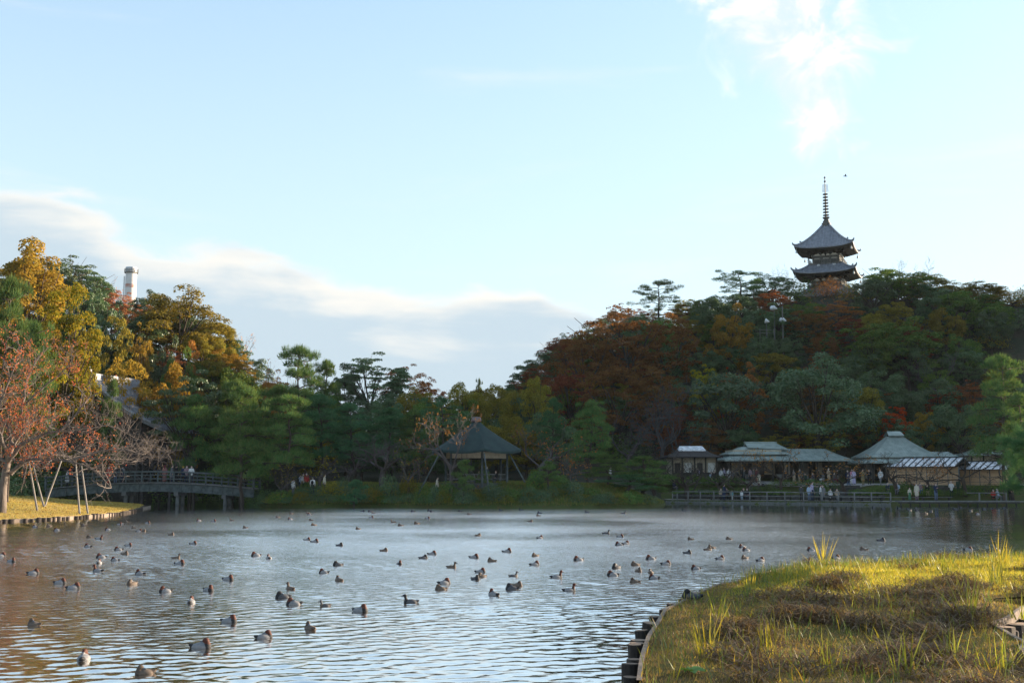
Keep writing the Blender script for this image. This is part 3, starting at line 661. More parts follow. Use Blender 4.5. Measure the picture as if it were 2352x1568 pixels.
# ------------------------------------------------------------------ trees, placed by where they stand
HL, HR, MV = 'trees on the left hill', 'trees on the right hill', 'trees in the valley behind the pond'
TREES = [
 # left hill
 ('autumn_tree','tall',0, 62,563,130,215,F_GOLD,'tall golden-brown tree at the top left corner of the hill',HL),
 ('autumn_tree','tall',1,158,655,120,165,F_YELLOW,'bright yellow-green tall tree above the temple roof',HL),
 ('autumn_tree','broad',1, 85,740,117,150,F_YELLOW,'yellow-green tree behind the red-leaved tree on the lawn',HL),
 ('pine_tree','pine',0, 22,632,112,170,F_PINE,'dark tall pine at the far left edge',HL),
 ('pine_tree','pine',3, 75,740,110,120,F_PINE,'dark pine just right of the leftmost pine',HL),
 ('evergreen_tree','tiered',0,150,590,158,190,F_DARK,'dark rounded evergreen on the left hilltop behind golden tree',HL),
 ('evergreen_tree','tiered',1,215,622,154,120,F_DARK,'dark evergreen just left of the chimney',HL),
 ('bare_tree','sparse',0,262,636,160,64,F_SALMON,'thin pinkish tree touching the chimney from the left',HL),
 ('autumn_tree','airy',0,285,682,158,120,F_SALMON,'pale pinkish-brown tree at the foot of the chimney',HL),
 ('autumn_tree','dome',0,415,668,146,260,F_OLIVE,'large olive-gold domed tree right of the chimney',HL),
 ('autumn_tree','dome',2,345,668,152,90,F_DARK,'dark green tree crown on the ridge just right of chimney',HL),
 ('autumn_tree','broad',2,490,738,150,120,F_OLIVE,'olive tree where the left hill starts to fall',HL),
 ('evergreen_tree','broad',3,520,775,152,110,F_DARK,'dark tree on the lower right slope of the left hill',HL),
 ('bare_tree','sparse',1,552,765,156,80,F_SALMON,'thin twiggy tree at the right end of the left hill',HL),
 ('autumn_tree','airy',1,555,812,148,80,F_GOLD,'gold and orange tree at the right end of the left hill',HL),
 ('evergreen_tree','tiered',0,262,690,138,140,F_DARK,'dark flat-topped evergreen below the chimney',HL),
 ('autumn_tree','airy',2,262,728,134,130,F_OLIVE,'olive tree below the flat-topped evergreen under the chimney',HL),
 ('autumn_tree','airy',3,320,745,136,110,F_GOLD,'golden-brown tree in the middle of the left hill',HL),
 ('evergreen_tree','dome',1,375,778,138,90,F_DARK,'small dark evergreen in the middle of the left hill',HL),
 ('autumn_tree','airy',0,442,785,139,110,F_ORANGE,'bright orange tree in the lower middle of the left hill',HL),
 ('autumn_tree','broad',0,500,812,140,110,F_OLIVE,'olive tree low on the left hill beside the orange one',HL),
 ('autumn_tree','airy',1,300,820,128,170,F_GOLD,'brown-gold tree right above the temple roof',HL),
 ('autumn_tree','broad',1,385,835,130,130,F_GOLD,'brown leafy tree between temple roof and flat pine',HL),
 ('evergreen_tree','tiered',1,452,848,126,190,F_DARK,'wide dark flat-layered tree low on the left slope',HL),
 ('evergreen_tree','broad',2,545,850,128,120,F_MID,'mid green tree at the foot of the left hill',HL),
 ('bare_tree','bare',1,330,955,114,170,None,'dark twiggy bare tree right of the temple roof',MV),
 ('bare_tree','bare',3,395,985,116,130,None,'dark twiggy bare tree behind the middle of the bridge',MV),
 ('bare_tree','bare',0,205,960,113,150,None,'dark twiggy bare tree in front of the temple wall',MV),
 ('pine_tree','pine',1,258,868,112,66,F_PINE,'small grey-green pine in front of the temple roof',MV),
 ('evergreen_tree','broad',1,110,668,136,120,F_MID,'green tree between the golden tree and the yellow-green one',HL),
 ('evergreen_tree','dome',2,215,705,140,110,F_DARK,'dark rounded tree left below the chimney',HL),
 ('autumn_tree','broad',3,185,760,128,120,F_OLIVE,'olive tree just left of the temple roof top',HL),
 ('evergreen_tree','broad',2,335,725,142,110,F_DARK,'dark green tree under the large olive dome at its left',HL),
 ('autumn_tree','dome',3,470,760,146,120,F_OLIVE,'rounded olive tree at the right shoulder of the left hill',HL),
 ('evergreen_tree','dome',1,405,805,136,110,F_MID,'mid green rounded tree in the lower middle of the left hill',HL),
 ('autumn_tree','airy',2,515,800,144,100,F_GOLD,'muted gold tree low on the right shoulder of the left hill',HL),
 # valley
 ('pine_tree','pine',2,676,792,132,150,F_PINE,'tall ragged pine standing out against the sky left of centre',MV),
 ('pine_tree','pine',1,745,826,138,110,F_PINE,'second ragged pine left of the dark domed tree',MV),
 ('bare_tree','sparse',2,640,802,142,80,F_SALMON,'pinkish twiggy tree behind the tall ragged pine',MV),
 ('autumn_tree','airy',3,640,850,140,110,F_ORANGE,'orange tree half hidden behind the tall ragged pine',MV),
 ('evergreen_tree','tiered',1,852,810,152,178,F_DARK,'dark domed umbrella-shaped tree with sky showing under it',MV),
 ('evergreen_tree','broad',0,795,838,150,90,F_DARK,'dark tree joined to the left of the domed tree',MV),
 ('autumn_tree','airy',2,935,840,156,140,F_ORANGE,'glowing orange tree right of the dark domed tree',MV),
 ('autumn_tree','airy',0,995,868,160,90,F_SALMON,'pale orange tree at the skyline in the middle',MV),
 ('autumn_tree','dome',1,962,888,142,140,F_OLIVE,'olive tree left of the middle behind the pavilion',MV),
 ('autumn_tree','dome',2,1062,880,144,140,F_OLIVE,'olive round tree straight behind the pavilion roof',MV),
 ('autumn_tree','dome',3,1140,886,140,120,F_OLIVE,'olive round tree right behind the pavilion roof',MV),
 ('autumn_tree','broad',3,1235,868,138,100,F_OLIVE,'yellow-olive tree right of the pavilion below the dark trees',MV),
 ('conifer_tree','pine',3,1103,869,215,26,F_DARK,'tiny dark conifer tip on the far skyline',MV),
 ('pine_tree','pine',3,455,905,122,130,F_PINE,'dark pine behind the bridge railing, left of the others',MV),
 ('pine_tree','pine',0,560,872,124,150,F_PINE,'dark green pine at the back above the right end of bridge',MV),
 ('pine_tree','pine',2,655,885,120,150,F_PINE,'dark green pine in the second row below the tall ragged pine',MV),
 ('pine_tree','pine',1,740,905,121,150,F_PINE2,'bluish pine in the second row left of the bare trees',MV),
 ('pine_tree','pine',0,815,925,122,150,F_PINE2,'bluish pine below the dark domed tree',MV),
 ('pine_tree','pine',3,890,935,121,150,F_PINE2,'bluish pine left of the pavilion',MV),
 ('pine_tree','pine',2,965,940,120,120,F_PINE,'green pine directly left of the pavilion roof',MV),
 ('pine_tree','pine_flat',0,1030,908,114,120,F_PINE2,'leaning blue-green pine above the left side of the pavilion',MV),
 ('pine_tree','pine',1,560,885,107.5,165,F_PINE,'big layered pine at the right end of the bridge',MV),
 ('pine_tree','pine',2,662,905,107.0,150,F_PINE,'big layered pine on the island right of the bridge',MV),
 ('plum_tree','sparse',0,735,1030,107.5,150,F_YELLOW,'twiggy tree with yellow leaves on the island',MV),
 ('plum_tree','sparse',2,645,1050,106.5,110,F_OLIVE,'small twiggy yellow-green tree beside the bridge end',MV),
 ('plum_tree','sparse',1,940,1035,106,100,F_OLIVE,'small twiggy tree with few leaves left of the pavilion',MV),
 ('bare_tree','bare_low',0,880,1000,109,150,None,'bare grey tree on the island left of the pavilion',MV),
 ('bare_tree','bare_low',1,800,1040,111,120,None,'low bare grey tree between the pines and the pavilion',MV),
 ('cherry_tree','sparse',1,1035,932,103.8,200,F_RUST,'nearly bare cherry tree in front of the pavilion',MV),
 ('cherry_tree','sparse',2,1235,962,109,180,F_ORANGE,'nearly bare tree with a few orange leaves right of the pavilion',MV),
 ('cherry_tree','sparse',0,1310,1030,106,110,F_ORANGE,'small tree with orange leaves beside the clipped pine',MV),
 ('pine_tree','pine',0,1266,914,121,80,F_PINE2,'round-headed pine right of the pavilion roof',MV),
 ('pine_tree','pine',3,1350,918,114,115,F_PINE,'tall clipped pine in tiers right of the pavilion',MV),
 ('pine_tree','pine',1,1395,1040,108,110,F_PINE,'low spreading pine at the foot of the tall clipped pine',MV),
 ('pine_tree','pine_small',0,1257,1058,103.6,66,F_PINE,'small clipped pine on the bank right of the pavilion',MV),
 ('pine_tree','pine_small',1,1064,1054,101.8,52,F_PINE,'small clipped pine on the bank in front of the pavilion',MV),
 ('pine_tree','pine_small',2,812,1100,103.2,64,F_PINE2,'low bluish pine on the bank near the water',MV),
 ('pine_tree','pine_small',0,1478,1046,109.5,140,F_PINE,'wide low pine leaning over the water by the fence',MV),
 ('pine_tree','pine_small',1,1440,1088,106.5,140,F_PINE2,'wide low bluish pine at the water edge',MV),
 ('pine_tree','pine_small',2,1500,1100,109.0,90,F_PINE,'low pine at the left end of the waterside fence',MV),
 # right hill
 ('evergreen_tree','broad',0,1205,848,168,100,F_DARK,'dark tree at the left foot of the right hill',HR),
 ('evergreen_tree','broad',1,1248,812,168,120,F_DARK,'dark tree second from the left on the right hill',HR),
 ('evergreen_tree','broad',2,1295,782,168,110,F_MAROON,'dark purple-brown tree left of the great rust tree',HR),
 ('maple_tree','airy',0,1440,706,152,270,F_RUST,'great rust-brown spreading tree on the left of the right hill',HR),
 ('maple_tree','airy',1,1345,752,150,180,F_RUST,'rust tree on the left flank of the great rust tree',HR),
 ('maple_tree','airy',2,1535,722,152,150,F_RUST,'rust tree on the right flank of the great rust tree',HR),
 ('maple_tree','airy',3,1310,835,144,160,F_MAROON,'dark maroon tree low at the left of the right hill',HR),
 ('maple_tree','airy',1,1420,835,142,210,F_RUST,'brown tree below the great rust tree',HR),
 ('maple_tree','airy',2,1510,840,142,140,F_RUST,'brown tree low on the slope left of the bluish tree',HR),
 ('maple_tree','airy',3,1425,697,166,130,F_SALMON,'sunlit pinkish tree top above the great rust tree',HR),
 ('pine_tree','pine_flat',1,1512,646,170,118,F_PINE,'spreading pine standing out on the skyline',HR),
 ('pine_tree','pine_flat',0,1712,622,172,120,F_PINE,'spreading pine left of the pagoda',HR),
 ('evergreen_tree','broad',3,1640,680,164,120,F_DARK,'dark tree on the ridge between the two skyline pines',HR),
 ('autumn_tree','broad',0,1668,700,156,100,F_GOLD,'brown-olive tree with pale stem left of the pagoda',HR),
 ('evergreen_tree','dome',0,1772,628,176,120,F_DARK,'dark round tree beside the pagoda on its left',HR),
 ('bare_tree','bare',0,1810,612,190,80,None,'thin bare tree on the skyline left of the pagoda',HR),
 ('cherry_tree','sparse',0,1898,642,166,110,F_SALMON,'twiggy pinkish tree in front of the pagoda',HR),
 ('maple_tree','airy',0,1925,690,162,120,F_ORANGE,'orange tree in front of the pagoda base',HR),
 ('maple_tree','airy',2,1850,712,160,110,F_RUST,'rust tree below the left corner of the pagoda',HR),
 ('evergreen_tree','broad',1,2050,615,170,150,F_MID,'leafy green tree right of the pagoda',HR),
 ('autumn_tree','broad',2,2125,632,174,120,F_OLIVE,'olive-gold tree on the ridge right of the pagoda',HR),
 ('bare_tree','bare',1,2085,598,190,110,None,'bare tree on the skyline right of the pagoda',HR),
 ('autumn_tree','airy',3,2185,645,172,140,F_OLIVE,'olive tree on the ridge near the right edge',HR),
 ('autumn_tree','broad',3,2250,654,174,130,F_OLIVE,'dark olive tree on the ridge second from the right edge',HR),
 ('autumn_tree','airy',1,2325,672,168,150,F_GOLD,'gold-lit tree on the ridge at the right edge',HR),
 ('bare_tree','bare',2,2338,672,182,90,None,'bare tree on the skyline at the right edge',HR),
 ('evergreen_tree','dome',2,1876,816,136,250,F_BLUE,'great dark green dome of a tree above the tea house',HR),
 ('evergreen_tree','broad',2,1662,856,139,170,F_BLUE,'bluish-green leafy tree above the brown hut',HR),
 ('autumn_tree','tiered',0,1622,836,142,90,F_YELLOW,'yellow flat-topped tree behind the bluish tree',HR),
 ('maple_tree','airy',0,1722,832,143,90,F_ORANGE,'orange-red maple between the bluish tree and the great dome',HR),
 ('maple_tree','airy',3,1668,845,146,60,F_RED,'small red maple top behind the bluish tree',HR),
 ('maple_tree','airy',2,2054,934,138,74,F_RED,'bright red maple above the pointed tea house roof',HR),
 ('autumn_tree','broad',1,2120,948,138,80,F_GOLD,'yellow-brown tree right of the bright red maple',HR),
 ('evergreen_tree','broad',0,2065,726,154,180,F_MID,'broad green tree on the slope below the pagoda at right',HR),
 ('evergreen_tree','tall',2,1990,745,152,120,F_MID,'tall green thicket on the slope below the pagoda',HR),
 ('bare_tree','bare',3,2150,790,148,150,None,'large bare tree on the right hillside',HR),
 ('maple_tree','airy',1,2205,880,142,130,F_MAROON,'maroon tree low on the right hillside',HR),
 ('evergreen_tree','broad',3,2020,850,144,130,F_DARK,'dark tree right of the great dome',HR),
 ('autumn_tree','broad',2,1990,890,141,80,F_OLIVE,'olive tree against the right side of the great dome',HR),
 ('evergreen_tree','broad',1,2140,870,142,140,F_DARK,'dark green tree beneath the large bare tree',HR),
 ('evergreen_tree','dome',3,2200,930,136,150,F_DARK,'dark tree behind the reed fence roofs',HR),
 ('bare_tree','bare',0,1515,868,136,190,None,'tall grey bare tree left of the bluish tree',HR),
 ('bare_tree','bare',1,1440,935,132,170,None,'grey bare tree left of the brown hut',HR),
 ('bare_tree','bare',2,1560,940,135,140,None,'grey bare tree behind the brown hut',HR),
 ('pine_tree','pine',2,2290,815,112,160,F_PINE,'tall sunlit pine near the right edge',HR),
 ('pine_tree','pine',0,2345,900,104,120,F_PINE,'sunlit pine cut by the right edge',HR),
]
for (nm, kd, vr, u, vt, Y, w, lm, lab, grp) in TREES:
    tree(nm, kd, vr, u, vt, Y, w, lm, lab, 'tree', grp, barkm=TWIG if kd in ('bare', 'bare_low', 'sparse') else BARK)

# the rest of the wood on the two hills, row by row
OUT_U = [0, 60, 180, 240, 300, 340, 400, 470, 530, 580, 600, 700, 850, 1000, 1150, 1180, 1220, 1300, 1360, 1460, 1575, 1680, 1790, 1815, 1985, 2010, 2040, 2100, 2160, 2290, 2352, 2400]
OUT_V = [580, 585, 612, 650, 682, 680, 690, 740, 780, 815, 870, 880, 870, 880, 890, 885, 830, 765, 722, 705, 690, 655, 645, 678, 678, 645, 622, 632, 645, 668, 700, 705]
def fill(side, rows, pal, grp, where):
    rng = np.random.default_rng(5 if side < 0 else 6)
    for ri, (Y, u0, u1, st, hh, rowname) in enumerate(rows):
        us = np.arange(u0, u1, st); us = us + rng.uniform(-.3, .3, len(us)) * st
        for i, u in enumerate(us):
            Yj = Y + rng.uniform(-2.5, 2.5); X = xat(u, Yj)
            if hz(X, Yj) < .2: continue
            kd, lm, desc = pal[rng.integers(len(pal))]
            H = hh * rng.uniform(.8, 1.2)
            lim = zat(np.interp(u, OUT_U, OUT_V) + rng.uniform(2, 22), Yj) - hz(X, Yj)
            if lim < 2.2: continue
            H = min(H, lim)
            tree({'leafless':'bare_tree'}.get(desc.split()[0], 'woodland_tree'), kd, int(rng.integers(4)), u, 900, Yj, st * rng.uniform(1.15, 1.6), lm,
                 f'{desc} tree, {ordn(i)} from the left in {rowname} {where}', 'tree', grp, x=X, hgt=H, barkm=TWIG if kd == 'bare' else BARK)
PR = [('broad', F_DARK, 'dark green'), ('broad', F_MID, 'mid green'), ('airy', F_RUST, 'rust-brown'), ('dome', F_DARK, 'dark rounded'), ('airy', F_OLIVE, 'olive'), ('dome', F_MID, 'rounded green'), ('broad', F_OLIVE, 'dense olive'), ('broad', F_DARK, 'deep green'), ('airy', F_MAROON, 'maroon'), ('bare', None, 'leafless grey')]
fill(1, [(138, 1560, 2370, 76, 6, 'the lowest row'), (144, 1330, 2370, 76, 6.5, 'the low row'), (150, 1290, 2370, 72, 6.5, 'the lower middle row'), (156, 1260, 2380, 70, 7, 'the middle row'), (162, 1240, 2385, 70, 7, 'the upper middle row'), (169, 1230, 2390, 70, 7, 'the upper row'), (177, 1200, 1800, 66, 7.5, 'the top row'), (177, 1990, 2400, 66, 8, 'the far crest row')], PR, HR, 'of the right hill')
PL = [('broad', F_DARK, 'dark green'), ('broad', F_OLIVE, 'olive'), ('airy', F_GOLD, 'golden-brown'), ('dome', F_OLIVE, 'rounded olive'), ('dome', F_DARK, 'dark rounded'), ('broad', F_MID, 'mid green'), ('airy', F_SALMON, 'pinkish-brown')]
fill(-1, [(124, 150, 590, 74, 6, 'the lowest row'), (130, -20, 575, 70, 6.5, 'the lower row'), (137, -20, 570, 68, 6.5, 'the lower middle row'), (144, -20, 565, 66, 7, 'the upper middle row'), (151, -20, 560, 66, 7.5, 'the upper row'), (160, -40, 540, 66, 8, 'the ridge row')], PL, HL, 'of the left hill')
PV = [('broad', F_DARK, 'dark green'), ('broad', F_MID, 'mid green'), ('dome', F_DARK, 'dark rounded'), ('broad', F_OLIVE, 'olive')]
fill(1.5, [(127, 470, 1330, 84, 6.5, 'the front row'), (136, 560, 1260, 84, 8, 'the second row'), (147, 600, 1230, 80, 8, 'the third row'), (160, 620, 1200, 80, 8.5, 'the fourth row'), (185, 560, 1260, 70, 10, 'the farthest row')], PV, MV, 'of the valley wood')

PB = [('bush', F_DARK, 'dark green'), ('bush', F_SHRUB, 'green'), ('bush', F_RUST, 'rust-brown'), ('bush', F_OLIVE, 'olive')]
def scrub(rows, grp, where):
    rng = np.random.default_rng(77)
    for (Y, u0, u1, st, rowname) in rows:
        for i, u in enumerate(np.arange(u0, u1, st)):
            Yj = Y + rng.uniform(-2, 2); uj = u + rng.uniform(-.35, .35) * st; X = xat(uj, Yj)
            if hz(X, Yj) < .3: continue
            kd, lm, desc = PB[rng.integers(4)]
            tree('undergrowth_bush', kd, int(rng.integers(2)), uj, 900, Yj, st * rng.uniform(1.2, 1.7), lm, f'{desc} bush, {ordn(i)} from the left in {rowname} {where}', 'bush', grp, x=X, hgt=rng.uniform(2.0, 3.6), parts=('stem', 'foliage'))
scrub([(180, 1440, 2390, 60, 'the crest undergrowth'), (172, 1300, 2390, 60, 'the upper undergrowth'), (160, 1300, 2390, 66, 'the middle undergrowth'), (143, 1340, 2390, 70, 'the lower undergrowth')], 'undergrowth on the right hill', 'of the right hill')
def shore_y(u):
    for Y in np.arange(104, 124, .1):
        if Y >= np.interp(xat(u, Y, 1150), [p[0] for p in TERRACE_EDGE], [p[1] for p in TERRACE_EDGE]): return Y
    return 110.
def isle_y(u):
    for Y in np.arange(96, 112, .1):
        if hz(xat(u, Y, 1150), Y) > .25: return Y
    return 104.
# low shrubs: on the island bank, along the terrace
SH = [(840,1122,103.5,60),(895,1088,106,54),(940,1092,106.5,46),(1000,1112,103,40),(1030,1104,103,56),(1110,1074,106,40),(1130,1108,103.2,50),(1170,1118,102,60),(1075,1128,101,52),(1020,1124,101.2,40),(975,1112,102.6,48),(1215,1116,102.6,56),(1205,1140,101.2,36),(1245,1126,101.8,50),(1265,1112,103,44),(1315,1102,104,60),(1325,1132,102,44),(1355,1118,104,54),(1380,1134,102.2,52),(1290,1090,105,50),(790,1096,106,50),(765,1104,106,64),(725,1112,106.4,70),(705,1106,107,44),(690,1118,105.6,40),(640,1130,105.4,60),(615,1122,107,50),(660,1140,104,44),(1160,1135,101,50),(1230,1076,105,48)]
_r = np.random.default_rng(9)
SH += [(float(u) + _r.uniform(-9, 9), 1126 + _r.uniform(-8, 14), 100.9 + 3.2 * _r.random() + .6, _r.uniform(46, 74)) for u in np.arange(640, 1500, 30)]
for i, (u, vt, Y, w) in enumerate(sorted(SH)):
    Y = max(Y, isle_y(u) + .7)
    tree('shrub', 'shrub', i, u, vt, Y, w, (F_DARK, F_OLIVE, F_SHRUB, F_DARK, F_BLUE)[i % 5], f'low green shrub on the island bank, {ordn(i)} from the left', 'shrub', 'shrubs on the island bank', parts=('stem', 'foliage'))
SH2 = [(1545,1086,124,70),(1600,1088,124,80),(1655,1090,123.5,90),(1690,1094,122,60),(1550,1104,121,70),(1500,1096,122,80),(1585,1120,119.5,80),(1640,1118,119,80),(1695,1118,118.5,70),(1745,1114,118,60),(1780,1120,117.5,80),(1765,1112,118.8,50),(1800,1103,120.4,70),(1860,1102,120,80),(1910,1104,119.6,60),(1975,1130,116,70),(2025,1112,117.5,80),(2075,1104,118,80),(2090,1128,114.5,60),(2130,1116,115.8,70),(2150,1126,114.8,60),(2200,1128,114.4,56),(2220,1112,117,80),(2270,1110,116.4,90),(2310,1116,116,60),(2010,1128,115.4,60)]
for i, (u, vt, Y, w) in enumerate(sorted(SH2)):
    Y = max(Y, shore_y(u) + (5.2 if Y < 119.8 else 8.6))
    tree('clipped_shrub', 'shrub', i + 1, u, vt, Y, w, F_SHRUB if i % 4 else F_MID, f'clipped green azalea mound on the terrace, {ordn(i)} from the left', 'shrub', 'azalea mounds on the terrace', parts=('stem', 'foliage'), hgt=max(.7, float(zat(vt, Y) - hz(xat(u, Y), Y))))
SH3 = [(20,1085,97,90),(75,1075,112,130),(130,1082,113,120),(210,1092,116,100),(40,1060,118,140),(330,1098,128,110),(400,1100,132,120),(470,1098,133,120),(530,1100,130,110),(585,1105,114,60),(590,1120,111,50)]
for i, (u, vt, Y, w) in enumerate(sorted(SH3)):
    tree('bush', 'bush', i, u, vt, Y, w, F_SHRUB if i % 2 else F_DARK, f'dark bush around the wooden bridge, {ordn(i)} from the left', 'bush', 'bushes around the bridge', parts=('stem', 'foliage'))
# leafless cherry trees standing on the terrace in front of the tea houses
CH = [(1578,1050,121.5,150,'bare_low',0),(1652,1030,121.8,170,'bare',3),(1715,1045,119.4,120,'bare_low',2),(1790,1022,119.8,170,'sparse',1),(1938,1035,117.4,190,'sparse',2),(2055,1038,116.4,130,'bare_low',1),(2125,1030,115.8,150,'sparse',0),(2212,1012,115.4,200,'bare',2),(2318,1000,113.6,160,'bare',0),(1500,1030,123,160,'bare_low',1)]
for i, (u, vt, Y, w, kd, vr) in enumerate(sorted(CH)):
    tree('cherry_tree', kd, vr, u, vt, Y, w, F_ORANGE, f'almost leafless cherry tree on the terrace, {ordn(i)} from the left', 'tree', 'cherry trees in front of the tea houses', barkm=BARK)

# the red-leaved tree on the lawn: main limbs follow the photograph, twigs grow from them
def lawn_tree():
    rng = np.random.default_rng(3); Y0 = 76.5
    def p(u, v, dy=0): return at(u, v, Y0 + dy)
    base = p(4, 1152); base[2] = hz(base[0], base[1]) - .2
    o = thing('persimmon_tree', 'spreading tree with sparse red-orange leaves on the sunlit lawn', 'tree', tuple(base))
    q = MB(); tips = []
    L = lambda pts: [np.array(x) - base for x in pts]
    fork = p(18, 1062)
    q.tube(L([base, p(7, 1120), p(12, 1085), fork]), [.36, .27, .23, .2], 9, cap=False)
    limbs = [([fork, p(30,1030,.4), p(20,985,1), p(-15,940,1.5), p(-60,900,2)], .16),
             ([fork, p(45,1022,-.5), p(90,1000,-1), p(140,990,-1.4), p(170,960,-1.8), p(200,915,-2)], .15),
             ([fork, p(36,1010,1.2), p(60,985,1.6), p(85,960,2.2), p(120,960,3)], .12),
             ([p(24,1086), p(45,1068,-.6), p(70,1052,-1), p(120,1055,-1.8), p(165,1058,-2.5), p(215,1075,-3), p(255,1120,-3.4)], .13),
             ([p(24,1090), p(48,1062,.8), p(95,1038,1.6), p(150,1050,2.4), p(200,1052,3), p(255,1055,3.5), p(300,1062,4)], .12),
             ([fork, p(5,1010,-1), p(-15,960,-1.5), p(10,900,-2), p(30,850,-2.5), p(50,800,-3)], .13),
             ([fork, p(28,1000,2), p(55,930,3), p(60,870,3.5), p(90,820,4)], .12),
             ([p(140,990,-1.4), p(190,985,-1), p(250,975,0), p(300,1000,.5), p(345,1022,1)], .07),
             ([p(165,1058,-2.5), p(215,1040,-3), p(270,1030,-3.5), p(320,1040,-3.5), p(350,1052,-3)], .07),
             ([fork, p(-20,1040,1), p(-70,1020,2), p(-120,980,2.5)], .13),
             ([p(55,930,3), p(110,880,2), p(150,850,1), p(170,820,0)], .07)]
    for pts, r in limbs:
        pts = np.array(L(pts)); k = len(pts); t = np.linspace(0, k - 1, k * 3)
        P = np.stack([np.interp(t, np.arange(k), pts[:, i]) for i in range(3)], 1)
        P[1:-1] = (P[:-2] + 2 * P[1:-1] + P[2:]) / 4 + rng.normal(size=(len(P) - 2, 3)) * .03
        q.tube(P, np.linspace(r, r * .28, len(P)), 6, cap=False)
        for i in range(3, len(P)):
            for _ in range(2):
                d = nrm(P[i] - P[i - 2]) * .6 + rng.normal(size=3) * .75 + [0, 0, .35]
                grow(rng, q, P[i], d, rng.uniform(.8, 1.5), max(.016, r * .3), 1, tips, 3, .12, .75, (2, 4), 4, .0075, .25)
    ob('trunk', q.mesh('trunk', BARK_PALE, True), o)
    T = np.array(tips)
    # leaves thin out towards the right and the lower branches
    uu = (T[:, 0] + base[0]) / (T[:, 1] + base[1]) * S + CX
    vz = T[:, 2]
    w = np.clip(1.15 - uu / 260, .02, 1) * np.clip((vz + .2) / 4.5, .1, 1)
    idx = np.repeat(rng.choice(len(T), 1000, p=w / w.sum()), 6)
    P = T[idx] + rng.normal(size=(len(idx), 3)) * .13
    lm = fol('leaf_persimmon', [(.46,.13,.075), (.46,.19,.08), (.40,.09,.06), (.50,.27,.10)], .45)
    ob('crown', qmesh('crown', leaf_quads(P, rng.normal(size=(len(P), 3)), .115, .075, rng), lm), o)
lawn_tree()
def second_trunk():
    o = tree('lawn_tree', 'sparse', 1, 32, 880, 84, 130, F_GOLD, 'thin yellow-leaved tree with dark straight trunk behind the red-leaved tree', 'tree', None)
second_trunk()
def near_pine():
    rng = np.random.default_rng(8)
    X0, Y0 = 17.6, 33.5
    o = thing('pine_tree', 'close dark pine with long needles cut by the right edge', 'tree', (X0, Y0, .2))
    q = MB(); PP, DD = [], []
    q.tube([(0, 0, -.3), (.2, 0, 1.5), (0, .1, 3.2), (.3, 0, 5)], [.17, .14, .11, .05], 8)
    for i in range(26):
        s0 = np.array([.1, 0, rng.uniform(2.2, 4.8)]); e = at(rng.uniform(2312, 2420), rng.uniform(975, 1120), Y0 + rng.uniform(-1.5, 1.5)) - [X0, Y0, .2]
        q.tube(bez(s0, (s0 + e) / 2 + [0, 0, .2], e, 5), np.linspace(.04, .012, 5), 5)
        for _ in range(9):
            c = e + rng.normal(size=3) * [.14, .2, .12]; n = 60; d = sphere_dirs(n, rng)
            PP.append(c + d * .03 + rng.normal(size=(n, 3)) * .02); DD.append(d + [-.1, 0, .7])
    for i in range(30):                                    # boughs reaching towards us, beyond the right edge
        e = np.array([rng.uniform(14.2, 20), rng.uniform(19, 29), rng.uniform(2.2, 5.2)]) - [X0, Y0, .2]
        if (e[0] + X0) < .55 * (e[1] + Y0): continue
        s0 = np.array([.2, 0, rng.uniform(3, 5)]); q.tube(bez(s0, (s0 + e) / 2 + [0, 0, .5], e, 6), np.linspace(.06, .015, 6), 5)
        for _ in range(14):
            c = e + rng.normal(size=3) * [.45, .45, .15]; n = 60; d = sphere_dirs(n, rng)
            PP.append(c + d * .05 + rng.normal(size=(n, 3)) * .05); DD.append(d + [-.1, 0, .7])
    P, D = np.concatenate(PP), np.concatenate(DD)
    ob('trunk', q.mesh('trunk', BARK, True), o); ob('crown', qmesh('crown', blade_quads(P, D, .15, .010, rng), F_PINE2), o)
near_pine()
